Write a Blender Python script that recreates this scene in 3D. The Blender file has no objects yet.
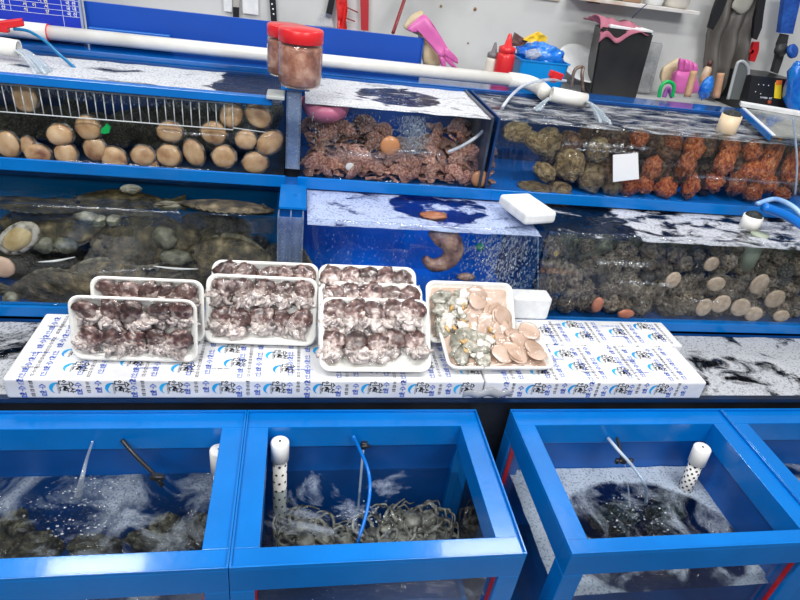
import bpy, bmesh, math, random
from mathutils import Vector, Matrix, Euler, noise
R = math.radians
random.seed(7)
C = bpy.context.scene.collection
SC = bpy.context.scene

# ---------------------------------------------------------------- camera
FPX = 592.0
_Y = Vector((-95, -370, FPX)).normalized()
_X = Vector((3300, 100, FPX)); _X = (_X - _X.dot(_Y) * _Y).normalized()
_Z = _X.cross(_Y)
CAMP = Vector((0, 0, 1.72))
def cam2w(v): return Vector((_X.dot(v), _Y.dot(v), _Z.dot(v)))
def W(px, py, Y=None, Z=None):
    """the place in the room seen at a spot of the photograph, on the plane Y or the plane Z"""
    r = cam2w(Vector((px - 400, py - 300, FPX)))
    t = (Y / r.y) if Y is not None else ((Z - CAMP.z) / r.z)
    return CAMP + r * t
cd = bpy.data.cameras.new('camera'); cam = bpy.data.objects.new('camera', cd); C.objects.link(cam)
cd.sensor_width = 36; cd.lens = FPX / 800 * 36; cd.clip_start = 0.05
rx, ux, bx_ = cam2w(Vector((1, 0, 0))), cam2w(Vector((0, -1, 0))), cam2w(Vector((0, 0, -1)))
cam.matrix_world = Matrix(((rx.x, ux.x, bx_.x, 0), (rx.y, ux.y, bx_.y, 0), (rx.z, ux.z, bx_.z, CAMP.z), (0, 0, 0, 1)))
SC.camera = cam

# ---------------------------------------------------------------- materials
MATS = {}
def newmat(name):
    m = bpy.data.materials.new(name); m.use_nodes = True
    nt = m.node_tree; nt.nodes.clear()
    return m, nt, nt.nodes, nt.links
def c4(c): return (c[0], c[1], c[2], 1.0)
def srgb(r, g, b):
    f = lambda u: ((u / 255) / 12.92 if u / 255 <= 0.04045 else ((u / 255 + 0.055) / 1.055) ** 2.4)
    return (f(r), f(g), f(b))
def mat(name, cols, scale=8.0, rough=0.5, bump=0.0, bscale=None, metal=0.0, coat=0.0, detail=4.0, spec=0.5, dist=0.01, vary=None, rvar=0.0, sss=0.0, stops=None, emis=None):
    """procedural: noise driven colour ramp, bump and a principled surface; vary = per object brightness spread"""
    if name in MATS: return MATS[name]
    m, nt, N, L = newmat(name)
    out = N.new('ShaderNodeOutputMaterial'); b = N.new('ShaderNodeBsdfPrincipled')
    L.new(b.outputs[0], out.inputs[0])
    tc = N.new('ShaderNodeTexCoord'); no = N.new('ShaderNodeTexNoise')
    no.inputs['Scale'].default_value = scale; no.inputs['Detail'].default_value = detail
    oi = N.new('ShaderNodeObjectInfo'); mm = N.new('ShaderNodeVectorMath'); mm.operation = 'MULTIPLY_ADD'
    cx = N.new('ShaderNodeCombineXYZ'); 
    for i in range(3): L.new(oi.outputs['Random'], cx.inputs[i])
    mm.inputs[1].default_value = (37, 17, 23)
    L.new(cx.outputs[0], mm.inputs[0]); L.new(tc.outputs['Object'], mm.inputs[2]); L.new(mm.outputs[0], no.inputs['Vector'])
    if not isinstance(cols, list): cols = [cols]
    cr = N.new('ShaderNodeValToRGB'); els = cr.color_ramp.elements
    if len(cols) == 1: cols = [tuple(x * 0.93 for x in cols[0]), cols[0]]
    n = len(cols)
    pos = stops or [0.32 + 0.36 * i / (n - 1) for i in range(n)]
    els[0].position = pos[0]; els[0].color = c4(cols[0]); els[1].position = pos[-1]; els[1].color = c4(cols[-1])
    for i in range(1, n - 1):
        e = els.new(pos[i]); e.color = c4(cols[i])
    L.new(no.outputs['Fac'], cr.inputs[0])
    src = cr.outputs[0]
    if vary:
        hs = N.new('ShaderNodeHueSaturation'); mr = N.new('ShaderNodeMapRange')
        mr.inputs['To Min'].default_value = 1 - vary; mr.inputs['To Max'].default_value = 1 + vary
        L.new(oi.outputs['Random'], mr.inputs['Value']); L.new(mr.outputs[0], hs.inputs['Value']); L.new(src, hs.inputs['Color']); src = hs.outputs[0]
    L.new(src, b.inputs['Base Color'])
    b.inputs['Roughness'].default_value = rough; b.inputs['Metallic'].default_value = metal
    b.inputs['Coat Weight'].default_value = coat; b.inputs['Coat Roughness'].default_value = 0.08
    b.inputs['Specular IOR Level'].default_value = spec
    if sss: b.inputs['Subsurface Weight'].default_value = sss; b.inputs['Subsurface Scale'].default_value = 0.01
    if rvar:
        mr2 = N.new('ShaderNodeMapRange'); mr2.inputs['To Min'].default_value = max(0, rough - rvar); mr2.inputs['To Max'].default_value = rough + rvar
        L.new(no.outputs['Fac'], mr2.inputs['Value']); L.new(mr2.outputs[0], b.inputs['Roughness'])
    if bump:
        n2 = N.new('ShaderNodeTexNoise'); n2.inputs['Scale'].default_value = bscale or scale * 3; n2.inputs['Detail'].default_value = 5
        L.new(mm.outputs[0], n2.inputs['Vector'])
        bp = N.new('ShaderNodeBump'); bp.inputs['Strength'].default_value = bump; bp.inputs['Distance'].default_value = dist
        L.new(n2.outputs['Fac'], bp.inputs['Height']); L.new(bp.outputs[0], b.inputs['Normal'])
    MATS[name] = m
    return m

def thin_ior(N, L, fr, ior):
    # a thin sheet gives the same gloss on both of its faces
    ge = N.new('ShaderNodeNewGeometry'); mr = N.new('ShaderNodeMapRange')
    mr.inputs['To Min'].default_value = ior; mr.inputs['To Max'].default_value = 1 / ior
    L.new(ge.outputs['Backfacing'], mr.inputs['Value']); L.new(mr.outputs[0], fr.inputs[0])
def clear_mat(name, tint=(0.95, 0.97, 0.98), gl=1.0, rough=0.03, bump=0.0, bscale=12, stretch=(1, 1, 1), haze=0.0, hazecol=(0.8, 0.82, 0.84), ior=1.45, spots=0.0, sscale=300, bdist=0.01, bdet=2):
    """clear sheet: transparent body, fresnel gloss, optional haze and droplets"""
    if name in MATS: return MATS[name]
    m, nt, N, L = newmat(name)
    out = N.new('ShaderNodeOutputMaterial')
    tr = N.new('ShaderNodeBsdfTransparent'); tr.inputs[0].default_value = c4(tint)
    g = N.new('ShaderNodeBsdfGlossy'); g.inputs['Roughness'].default_value = rough; g.inputs[0].default_value = (gl, gl, gl, 1)
    fr = N.new('ShaderNodeFresnel'); thin_ior(N, L, fr, ior)
    mx = N.new('ShaderNodeMixShader'); L.new(fr.outputs[0], mx.inputs[0]); L.new(tr.outputs[0], mx.inputs[1]); L.new(g.outputs[0], mx.inputs[2])
    last = mx.outputs[0]
    tc = N.new('ShaderNodeTexCoord'); mp = N.new('ShaderNodeMapping'); mp.inputs['Scale'].default_value = stretch
    L.new(tc.outputs['Object'], mp.inputs[0])
    if bump:
        n2 = N.new('ShaderNodeTexNoise'); n2.inputs['Scale'].default_value = bscale; n2.inputs['Detail'].default_value = bdet
        L.new(mp.outputs[0], n2.inputs['Vector'])
        bp = N.new('ShaderNodeBump'); bp.inputs['Strength'].default_value = bump; bp.inputs['Distance'].default_value = bdist
        L.new(n2.outputs['Fac'], bp.inputs['Height']); L.new(bp.outputs[0], g.inputs['Normal']); L.new(bp.outputs[0], fr.inputs['Normal'])
    if haze or spots:
        d = N.new('ShaderNodeBsdfDiffuse'); d.inputs[0].default_value = c4(hazecol)
        m2 = N.new('ShaderNodeMixShader')
        n3 = N.new('ShaderNodeTexNoise'); n3.inputs['Scale'].default_value = 9; n3.inputs['Detail'].default_value = 6
        L.new(mp.outputs[0], n3.inputs['Vector'])
        mr = N.new('ShaderNodeMapRange'); mr.inputs['From Min'].default_value = 0.35; mr.inputs['From Max'].default_value = 0.7
        mr.inputs['To Min'].default_value = haze * 0.4; mr.inputs['To Max'].default_value = haze * 1.6
        L.new(n3.outputs['Fac'], mr.inputs['Value'])
        fac = mr.outputs[0]
        if spots:
            v = N.new('ShaderNodeTexNoise'); v.inputs['Scale'].default_value = sscale; v.inputs['Detail'].default_value = 1
            L.new(mp.outputs[0], v.inputs['Vector'])
            m3 = N.new('ShaderNodeMapRange'); m3.inputs['From Min'].default_value = 0.66; m3.inputs['From Max'].default_value = 0.72
            m3.inputs['To Max'].default_value = spots
            L.new(v.outputs['Fac'], m3.inputs['Value'])
            ad = N.new('ShaderNodeMath'); ad.operation = 'ADD'; ad.use_clamp = True
            L.new(fac, ad.inputs[0]); L.new(m3.outputs[0], ad.inputs[1]); fac = ad.outputs[0]
        L.new(fac, m2.inputs[0]); L.new(last, m2.inputs[1]); L.new(d.outputs[0], m2.inputs[2]); last = m2.outputs[0]
    L.new(last, out.inputs[0])
    MATS[name] = m
    return m

def water_mat(name, tint=(0.75, 0.86, 0.92), foam=0.5, fscale=6, ftop=0.75, stretch=(1, 1, 1), ring=None, seed=0.0, ripple=0.5, foamcol=(0.8, 0.84, 0.88), edge=0.08, rscale=22, fmax=0.95, base=0.0):
    """water surface with drifting foam; foam = share threshold (lower = more foam); ring = (cx, cy, rx, ry): clear pool inside an ellipse, foam outside"""
    m, nt, N, L = newmat(name)
    out = N.new('ShaderNodeOutputMaterial')
    tr = N.new('ShaderNodeBsdfTransparent'); tr.inputs[0].default_value = c4(tint)
    g = N.new('ShaderNodeBsdfGlossy'); g.inputs['Roughness'].default_value = 0.04
    fr = N.new('ShaderNodeFresnel'); thin_ior(N, L, fr, 1.33)
    tc = N.new('ShaderNodeTexCoord'); mp = N.new('ShaderNodeMapping'); mp.inputs['Scale'].default_value = stretch; mp.inputs['Location'].default_value = (seed, seed * 1.7, 0)
    L.new(tc.outputs['Object'], mp.inputs[0])
    n2 = N.new('ShaderNodeTexNoise'); n2.inputs['Scale'].default_value = rscale; n2.inputs['Detail'].default_value = 3; L.new(mp.outputs[0], n2.inputs['Vector'])
    bp = N.new('ShaderNodeBump'); bp.inputs['Strength'].default_value = ripple; bp.inputs['Distance'].default_value = 0.02
    L.new(n2.outputs['Fac'], bp.inputs['Height']); L.new(bp.outputs[0], g.inputs['Normal']); L.new(bp.outputs[0], fr.inputs['Normal'])
    mx = N.new('ShaderNodeMixShader'); L.new(fr.outputs[0], mx.inputs[0]); L.new(tr.outputs[0], mx.inputs[1]); L.new(g.outputs[0], mx.inputs[2])
    n1 = N.new('ShaderNodeTexNoise'); n1.inputs['Scale'].default_value = fscale; n1.inputs['Detail'].default_value = 9; n1.inputs['Roughness'].default_value = 0.62; n1.inputs['Distortion'].default_value = 0.6
    L.new(mp.outputs[0], n1.inputs['Vector'])
    val = n1.outputs['Fac']
    if ring:
        sx = N.new('ShaderNodeSeparateXYZ'); L.new(tc.outputs['Object'], sx.inputs[0])
        def term(sock, c0, rr):
            a = N.new('ShaderNodeMath'); a.operation = 'SUBTRACT'; L.new(sock, a.inputs[0]); a.inputs[1].default_value = c0
            b_ = N.new('ShaderNodeMath'); b_.operation = 'DIVIDE'; L.new(a.outputs[0], b_.inputs[0]); b_.inputs[1].default_value = rr
            p = N.new('ShaderNodeMath'); p.operation = 'MULTIPLY'; L.new(b_.outputs[0], p.inputs[0]); L.new(b_.outputs[0], p.inputs[1]); return p.outputs[0]
        s = N.new('ShaderNodeMath'); s.operation = 'ADD'; L.new(term(sx.outputs[0], ring[0], ring[2]), s.inputs[0]); L.new(term(sx.outputs[1], ring[1], ring[3]), s.inputs[1])
        mr0 = N.new('ShaderNodeMapRange'); mr0.inputs['From Min'].default_value = 0.85; mr0.inputs['From Max'].default_value = 1.1; mr0.inputs['To Min'].default_value = 0; mr0.inputs['To Max'].default_value = ring[4] if len(ring) > 4 else 0.35
        L.new(s.outputs[0], mr0.inputs['Value'])
        ad = N.new('ShaderNodeMath'); ad.operation = 'ADD'; L.new(val, ad.inputs[0]); L.new(mr0.outputs[0], ad.inputs[1]); val = ad.outputs[0]
    mr = N.new('ShaderNodeMapRange'); mr.inputs['From Min'].default_value = foam - edge; mr.inputs['From Max'].default_value = foam + edge
    mr.inputs['To Min'].default_value = base; mr.inputs['To Max'].default_value = fmax; L.new(val, mr.inputs['Value'])
    # bubbles: small dark specks in the foam
    v = N.new('ShaderNodeTexNoise'); v.inputs['Scale'].default_value = 160; v.inputs['Detail'].default_value = 2; L.new(tc.outputs['Object'], v.inputs['Vector'])
    m3 = N.new('ShaderNodeMapRange'); m3.inputs['From Min'].default_value = 0.38; m3.inputs['From Max'].default_value = 0.46; m3.inputs['To Min'].default_value = 0.55; L.new(v.outputs['Fac'], m3.inputs['Value'])
    mu = N.new('ShaderNodeMath'); mu.operation = 'MULTIPLY'; L.new(mr.outputs[0], mu.inputs[0]); L.new(m3.outputs[0], mu.inputs[1])
    d = N.new('ShaderNodeBsdfPrincipled'); d.inputs['Base Color'].default_value = c4(foamcol); d.inputs['Roughness'].default_value = 0.5
    b2 = N.new('ShaderNodeBump'); b2.inputs['Strength'].default_value = 0.4; b2.inputs['Distance'].default_value = 0.01; L.new(n1.outputs['Fac'], b2.inputs['Height']); L.new(b2.outputs[0], d.inputs['Normal'])
    m2 = N.new('ShaderNodeMixShader'); L.new(mu.outputs[0], m2.inputs[0]); L.new(mx.outputs[0], m2.inputs[1]); L.new(d.outputs[0], m2.inputs[2])
    L.new(m2.outputs[0], out.inputs[0])
    MATS[name] = m
    return m

# ---------------------------------------------------------------- mesh builder
class MB:
    def __init__(s): s.bm = bmesh.new()
    def _add(s, verts, faces, smooth=False):
        vs = [s.bm.verts.new(v) for v in verts]
        for f in faces:
            try: fc = s.bm.faces.new([vs[i] for i in f]); fc.smooth = smooth
            except ValueError: pass
        return vs
    def box(s, a, b, bev=0.0):
        x0, y0, z0 = [min(a[i], b[i]) for i in range(3)]; x1, y1, z1 = [max(a[i], b[i]) for i in range(3)]
        t = bmesh.new(); bmesh.ops.create_cube(t, size=1)
        for v in t.verts: v.co = Vector(((v.co.x + .5) * (x1 - x0) + x0, (v.co.y + .5) * (y1 - y0) + y0, (v.co.z + .5) * (z1 - z0) + z0))
        if bev: bmesh.ops.bevel(t, geom=t.edges[:] + t.verts[:], offset=bev, segments=2, affect='EDGES', profile=0.5)
        s.merge(t); return s
    def obox(s, c, size, rot=(0, 0, 0), bev=0.0):
        t = bmesh.new(); bmesh.ops.create_cube(t, size=1)
        for v in t.verts: v.co = Vector((v.co.x * size[0], v.co.y * size[1], v.co.z * size[2]))
        if bev: bmesh.ops.bevel(t, geom=t.edges[:] + t.verts[:], offset=bev, segments=3, affect='EDGES', profile=0.5)
        M = Matrix.Translation(c) @ (rot.to_matrix().to_4x4() if isinstance(rot, Euler) else Euler(rot).to_matrix().to_4x4())
        t.transform(M); s.merge(t); return s
    def merge(s, t, smooth=None):
        me = bpy.data.meshes.new('t'); 
        if smooth is not None:
            for f in t.faces: f.smooth = smooth
        t.to_mesh(me); s.bm.from_mesh(me); bpy.data.meshes.remove(me); t.free()
    def ball(s, c, r, scale=(1, 1, 1), rot=(0, 0, 0), sub=2, amp=0.0, freq=3.0, seed=0.0):
        t = bmesh.new(); bmesh.ops.create_icosphere(t, subdivisions=sub, radius=1)
        off = Vector((seed, seed * 2.3, seed * 0.7))
        for v in t.verts:
            n = v.co.normalized()
            k = 1 + (amp * (noise.noise(n * freq + off) + 0.5 * noise.noise(n * freq * 2.3 + off)) if amp else 0)
            v.co = Vector((n.x * scale[0], n.y * scale[1], n.z * scale[2])) * r * k
        t.transform(Matrix.Translation(c) @ Euler(rot).to_matrix().to_4x4()); s.merge(t, True); return s
    def lathe(s, prof, c=(0, 0, 0), seg=20, axis=None, caps=True, smooth=True):
        """prof: (radius, height) pairs along the axis"""
        ax = Vector(axis or (0, 0, 1)).normalized(); q = ax.to_track_quat('Z', 'Y') if ax != Vector((0, 0, 1)) else None
        vs, fs = [], []
        for (r, h) in prof:
            for k in range(seg):
                a = 2 * math.pi * k / seg; p = Vector((r * math.cos(a), r * math.sin(a), h))
                vs.append((q @ p if q else p) + Vector(c))
        n = len(prof)
        for i in range(n - 1):
            for k in range(seg):
                fs.append((i * seg + k, i * seg + (k + 1) % seg, (i + 1) * seg + (k + 1) % seg, (i + 1) * seg + k))
        if caps: fs.append(tuple(range(seg))[::-1]); fs.append(tuple((n - 1) * seg + k for k in range(seg)))
        s._add(vs, fs, smooth)
        return s
    def cyl(s, p0, p1, r0, r1=None, seg=16, caps=True):
        p0, p1 = Vector(p0), Vector(p1); h = (p1 - p0).length
        return s.lathe([(r0, 0), (r1 if r1 is not None else r0, h)], p0, seg, p1 - p0, caps)
    def pipe(s, p0, p1, ro, ri, seg=20):
        p0, p1 = Vector(p0), Vector(p1); h = (p1 - p0).length
        return s.lathe([(ri, h * .3), (ri, h), (ro, h), (ro, 0), (ri, 0), (ri, h * .3)], p0, seg, p1 - p0, False)
    def tube(s, pts, r, seg=8, caps=True, flat=1.0, n=6):
        """smooth tube through pts; r a number or list"""
        pts = [Vector(p) for p in pts]
        rr = r if isinstance(r, (list, tuple)) else [r] * len(pts)
        P, RR = [], []
        m = len(pts)
        for i in range(m - 1):
            p0, p1, p2, p3 = pts[max(i - 1, 0)], pts[i], pts[i + 1], pts[min(i + 2, m - 1)]
            for j in range(n):
                t = j / n
                P.append(0.5 * ((2 * p1) + (-p0 + p2) * t + (2 * p0 - 5 * p1 + 4 * p2 - p3) * t * t + (-p0 + 3 * p1 - 3 * p2 + p3) * t ** 3)); RR.append(rr[i] * (1 - t) + rr[i + 1] * t)
        P.append(pts[-1]); RR.append(rr[-1])
        up = Vector((0, 0, 1)); vs, fs = [], []
        nrm = None
        for i, p in enumerate(P):
            d = (P[min(i + 1, len(P) - 1)] - P[max(i - 1, 0)])
            d = d.normalized() if d.length > 1e-9 else Vector((0, 0, 1))
            if nrm is None: nrm = d.orthogonal().normalized()
            nrm = (nrm - nrm.dot(d) * d)
            nrm = nrm.normalized() if nrm.length > 1e-6 else d.orthogonal().normalized()
            bn = d.cross(nrm)
            for k in range(seg):
                a = 2 * math.pi * k / seg; vs.append(p + (nrm * math.cos(a) + bn * math.sin(a) * flat) * RR[i])
        for i in range(len(P) - 1):
            for k in range(seg): fs.append((i * seg + k, i * seg + (k + 1) % seg, (i + 1) * seg + (k + 1) % seg, (i + 1) * seg + k))
        if caps: fs.append(tuple(range(seg))[::-1]); fs.append(tuple((len(P) - 1) * seg + k for k in range(seg)))
        s._add(vs, fs, True); return s
    def prism(s, poly, d, smooth=False):
        """poly: 3D points of a planar outline, d: thickness vector"""
        n = len(poly); d = Vector(d); vs = [Vector(p) for p in poly] + [Vector(p) + d for p in poly]
        fs = [tuple(range(n))[::-1], tuple(range(n, 2 * n))] + [(i, (i + 1) % n, n + (i + 1) % n, n + i) for i in range(n)]
        s._add(vs, fs, smooth); return s
    def grid(s, fn, nu, nv, thick=0.0, smooth=True):
        """surface fn(u, v) for u, v in 0..1, given thickness by a second skin"""
        P = [[Vector(fn(i / nu, j / nv)) for j in range(nv + 1)] for i in range(nu + 1)]
        idx = lambda i, j: i * (nv + 1) + j
        vs = [P[i][j] for i in range(nu + 1) for j in range(nv + 1)]
        fs = [(idx(i, j), idx(i + 1, j), idx(i + 1, j + 1), idx(i, j + 1)) for i in range(nu) for j in range(nv)]
        if thick:
            m = len(vs); ex = []
            for i in range(nu + 1):
                for j in range(nv + 1):
                    a = P[min(i + 1, nu)][j] - P[max(i - 1, 0)][j]; b = P[i][min(j + 1, nv)] - P[i][max(j - 1, 0)]
                    n_ = a.cross(b); n_ = n_.normalized() if n_.length > 1e-12 else Vector((0, 0, 1)); ex.append(P[i][j] - n_ * thick)
            vs += ex; fs += [tuple(m + k for k in f[::-1]) for f in fs]
            B = [idx(i, 0) for i in range(nu + 1)] + [idx(nu, j) for j in range(1, nv + 1)] + [idx(i, nv) for i in range(nu - 1, -1, -1)] + [idx(0, j) for j in range(nv - 1, 0, -1)]
            fs += [(B[k], m + B[k], m + B[(k + 1) % len(B)], B[(k + 1) % len(B)]) for k in range(len(B))]
        s._add(vs, fs, smooth); return s
    def build(s, name, m, parent=None, smooth=None, loc=None):
        """parent: world built geometry is moved into the parent's frame"""
        if smooth is not None:
            for f in s.bm.faces: f.smooth = smooth
        org = Vector(loc) if loc is not None else (Vector(root_loc(parent)) if parent else Vector((0, 0, 0)))
        if org.length: bmesh.ops.translate(s.bm, verts=s.bm.verts[:], vec=-org)
        me = bpy.data.meshes.new(name); s.bm.to_mesh(me); s.bm.free(); me.materials.append(m)
        o = bpy.data.objects.new(name, me); C.objects.link(o)
        if parent: o.parent = parent
        elif loc is not None: o.location = loc
        return o
def root_loc(o):
    v = Vector((0, 0, 0))
    while o: v += o.location; o = o.parent
    return v
def tag(o, label=None, cat=None, group=None, kind=None):
    if label: o['label'] = label
    if cat: o['category'] = cat
    if group: o['group'] = group
    if kind: o['kind'] = kind
    return o
def thing(name, label, cat, loc, group=None):
    o = bpy.data.objects.new(name, None); C.objects.link(o); o.location = loc; o.empty_display_size = 0.05
    return tag(o, label, cat, group)
def dup(root, loc, rot, scale=1.0, label=None, group=None):
    r = root.copy(); C.objects.link(r); r.location = loc; r.rotation_euler = rot
    r.scale = scale if isinstance(scale, (tuple, list)) else (scale,) * 3
    if label: r['label'] = label
    if group: r['group'] = group
    for ch in list(root.children):
        c = ch.copy(); C.objects.link(c); c.parent = r
        for g in list(ch.children):
            d = g.copy(); C.objects.link(d); d.parent = c
    return r
class Proto:
    """first placing moves the original, later ones copy it"""
    def __init__(s, root): s.r = root; s.used = False
    def put(s, loc, rot=(0, 0, 0), scale=1.0, label=None, group=None):
        if s.used: return dup(s.r, loc, rot, scale, label, group)
        s.used = True; r = s.r; r.location = loc; r.rotation_euler = rot; r.scale = scale if isinstance(scale, (tuple, list)) else (scale,) * 3
        if label: r['label'] = label
        if group: r['group'] = group
        return r

GL = {}
def glyphs(txt, bold=False):
    """flat outline of a piece of writing as (verts, faces), height of a letter about 1"""
    if txt in GL: return GL[txt]
    cu = bpy.data.curves.new('t', 'FONT'); cu.body = txt; cu.size = 1; cu.align_x = 'CENTER'; cu.align_y = 'CENTER'; cu.resolution_u = 1
    cu.offset = 0.022
    o = bpy.data.objects.new('t', cu); C.objects.link(o)
    dg = bpy.context.evaluated_depsgraph_get(); me = bpy.data.meshes.new_from_object(o.evaluated_get(dg))
    GL[txt] = ([v.co.copy() for v in me.vertices], [tuple(p.vertices) for p in me.polygons])
    bpy.data.objects.remove(o); bpy.data.curves.remove(cu); bpy.data.meshes.remove(me)
    return GL[txt]
def write(mb, txt, o, ux, uy, size):
    """add writing at o; ux, uy = reading direction and up direction"""
    v, f = glyphs(txt); ux, uy, o = Vector(ux), Vector(uy), Vector(o)
    mb._add([o + ux * p.x * size + uy * p.y * size for p in v], f)
# ---------------------------------------------------------------- shared materials
FWD = cam2w(Vector((0, 0, 1)))
def mpp(p): return (Vector(p) - CAMP).dot(FWD) / FPX      # metres per pixel of the photograph at a place
BLUE = mat('blue_paint', [(0.0, 0.125, 0.44), (0.0, 0.155, 0.53)], scale=5, rough=0.22, bump=0.05, bscale=60, coat=0.25, spec=0.35)
BLUE_IN = mat('blue_panel', [(0.0, 0.06, 0.27), (0.0, 0.10, 0.42)], scale=4, rough=0.35)
BLUE_BR = mat('bright_blue_panel', [(0.0, 0.13, 0.55), (0.0, 0.19, 0.75)], scale=4, rough=0.35)
BLUE_DK = mat('navy_panel', [(0.0, 0.02, 0.09), (0.0, 0.05, 0.22)], scale=3, rough=0.4)
BOARD = mat('blue_board', [(0.0, 0.055, 0.36), (0.0, 0.07, 0.45)], scale=2, rough=0.4)
PVC = mat('white_pvc', [(0.66, 0.64, 0.58), (0.85, 0.85, 0.83)], scale=5, rough=0.3)
PVCH = mat('hole_black', (0.01, 0.01, 0.01), rough=0.8)
GLASS = clear_mat('tank_glass', (0.97, 0.98, 0.98), gl=0.7, rough=0.03, bump=0.10, bscale=9, stretch=(1, 1, 2))
GLASSW = clear_mat('wavy_glass', (0.97, 0.98, 0.98), gl=0.8, rough=0.05, bump=0.3, bscale=30, stretch=(2.6, 1, 0.4), bdist=0.02)
ACRY = clear_mat('acrylic', (0.62, 0.72, 0.85), rough=0.05, haze=0.22, hazecol=(0.45, 0.55, 0.72), spots=0.4)
BLACKP = mat('black_plastic', (0.012, 0.012, 0.014), rough=0.35)
DARKR = mat('dark_rubber', [(0.004, 0.005, 0.008), (0.012, 0.014, 0.02)], rough=0.45)
REDP = mat('red_plastic', [(0.55, 0.01, 0.015), (0.75, 0.025, 0.03)], scale=6, rough=0.3)
FOAMW = mat('foam_white', [(0.66, 0.68, 0.69), (0.78, 0.79, 0.80)], scale=40, rough=0.7, bump=0.15, bscale=200, dist=0.002)
HOSEB = mat('blue_hose', (0.0, 0.16, 0.62), rough=0.3)
STREAM = clear_mat('stream', (0.92, 0.95, 0.97), rough=0.08, bump=0.8, bscale=60, stretch=(1, 1, 0.25), haze=0.2, hazecol=(0.8, 0.86, 0.92), ior=1.33)
HOSEC = clear_mat('clear_hose', (0.7, 0.78, 0.86), rough=0.1, haze=0.55, hazecol=(0.5, 0.6, 0.72))
BUB = clear_mat('bubbles', (0.9, 0.94, 0.97), rough=0.08, haze=0.22, hazecol=(0.85, 0.9, 0.94), ior=1.33)

# ---------------------------------------------------------------- setting
fl = MB(); fl.box((-3.5, -2.5, -0.05), (5.5, 3.2, 0)); tag(fl.build('floor', mat('floor_concrete', [(0.03, 0.032, 0.035), (0.09, 0.09, 0.09)], scale=3, rough=0.25, bump=0.1)), kind='structure')
wallm = mat('wall_paint', [(0.42, 0.43, 0.42), (0.56, 0.57, 0.565), (0.60, 0.61, 0.60)], scale=1.6, rough=0.5, bump=0.1, bscale=14, stops=[0.3, 0.45, 0.7])
wl = MB(); wl.box((-3.5, 3.05, 0), (5.5, 3.15, 3.4)); tag(wl.build('wall_back', wallm), kind='structure')

# ---------------------------------------------------------------- front row tanks
def front_tank(label, x0, x1, wmat, y0=0.752, y1=1.212, zt=0.62, t=0.057, tf=0.050, blue_right=False, wz=0.43):
    T = thing('blue_framed_tank', label, 'fish tank', ((x0 + x1) / 2, (y0 + y1) / 2, 0.0), 'blue framed tanks in the front row')
    h = 0.072
    m = MB()
    m.box((x0, y0, zt - h), (x1, y0 + tf, zt), 0.002); m.box((x0, y1 - t, zt - h), (x1, y1, zt), 0.002)
    m.box((x0, y0 + tf, zt - h), (x0 + t, y1 - t, zt - 0.0004), 0.001); m.box((x1 - t, y0 + tf, zt - h), (x1, y1 - t, zt - 0.0004), 0.001)
    m.build('rim_frame', BLUE, T)
    m = MB(); e = 0.0045
    m.box((x0, y0, zt), (x1, y0 + e, zt + 0.008), 0.001); m.box((x0, y1 - e, zt), (x1, y1, zt + 0.008), 0.001)
    m.box((x0, y0 + e, zt), (x0 + e, y1 - e, zt + 0.008), 0.001); m.box((x1 - e, y0 + e, zt), (x1, y1 - e, zt + 0.008), 0.001)
    m.build('raised_lip', BLUE, T)
    p = 0.05
    for (cx, cy) in ((x0, y0), (x1 - p, y0), (x0, y1 - p), (x1 - p, y1 - p)):
        q = MB(); q.box((cx, cy, 0.0), (cx + p, cy + p, zt - h), 0.002); q.build('corner_post', BLUE, T)
    m = MB()
    m.box((x0 + p, y0, 0.06), (x1 - p, y0 + 0.05, 0.14), 0.002); m.box((x0 + p, y1 - 0.05, 0.06), (x1 - p, y1, 0.14), 0.002)
    m.box((x0, y0 + p, 0.06), (x0 + p, y1 - p, 0.14), 0.002); m.box((x1 - p, y0 + p, 0.06), (x1, y1 - p, 0.14), 0.002)
    m.build('bottom_rail', BLUE, T)
    m = MB(); m.box((x0 + 0.02, y0 + 0.02, 0.14), (x1 - 0.02, y1 - 0.02, 0.155)); m.build('tank_floor', BLUE_DK, T)
    m = MB(); m.box((x0 + p, y0 + 0.022, 0.15), (x1 - p, y0 + 0.030, zt - h + 0.002)); m.build('front_glass', GLASS, T)
    m = MB(); m.box((x0 + 0.022, y0 + p, 0.15), (x0 + 0.030, y1 - p, zt - h + 0.002)); m.build('side_glass', GLASS, T)
    if blue_right:
        m = MB(); m.box((x1 - 0.040, y0 + 0.03, 0.15), (x1 - 0.028, y1 - p, zt - 0.012)); m.build('side_panel', BLUE_IN, T)
    else:
        m = MB(); m.box((x1 - 0.030, y0 + p, 0.15), (x1 - 0.022, y1 - p, zt - h + 0.002)); m.build('side_glass', GLASS, T)
    m = MB(); m.box((x0 + 0.03, y1 - 0.030, 0.15), (x1 - 0.03, y1 - 0.018, zt - h + 0.002)); m.build('back_panel', BLUE_IN, T)
    # red sealing strips in the window corners
    m = MB(); z1_ = zt - h
    for a_, b_ in (((x0 + p - 0.001, y0 + 0.012, 0.15), (x0 + p + 0.004, y0 + 0.021, z1_)), ((x1 - p - 0.004, y0 + 0.012, 0.15), (x1 - p + 0.001, y0 + 0.021, z1_)), ((x0 + 0.010, y1 - p - 0.005, 0.15), (x0 + 0.021, y1 - p + 0.001, z1_))):
        MB().box(a_, b_).build('sealing_strip', REDP, T)
    m = MB(); m.grid(lambda u, v: (x0 + 0.032 + u * (x1 - x0 - 0.064), y0 + 0.032 + v * (y1 - y0 - 0.064), wz + 0.004 * noise.noise(Vector((u * 9 + x0 * 5, v * 9, 1)))), 40, 30)
    m.build('water', wmat, T)
    return T
DW = (0.55, 0.68, 0.76)
WA = water_mat('water_a', (0.60, 0.67, 0.68), foam=0.61, fscale=9, seed=3.1, edge=0.14, ripple=0.9, fmax=0.75, foamcol=(0.36, 0.42, 0.48), rscale=40)
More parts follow.
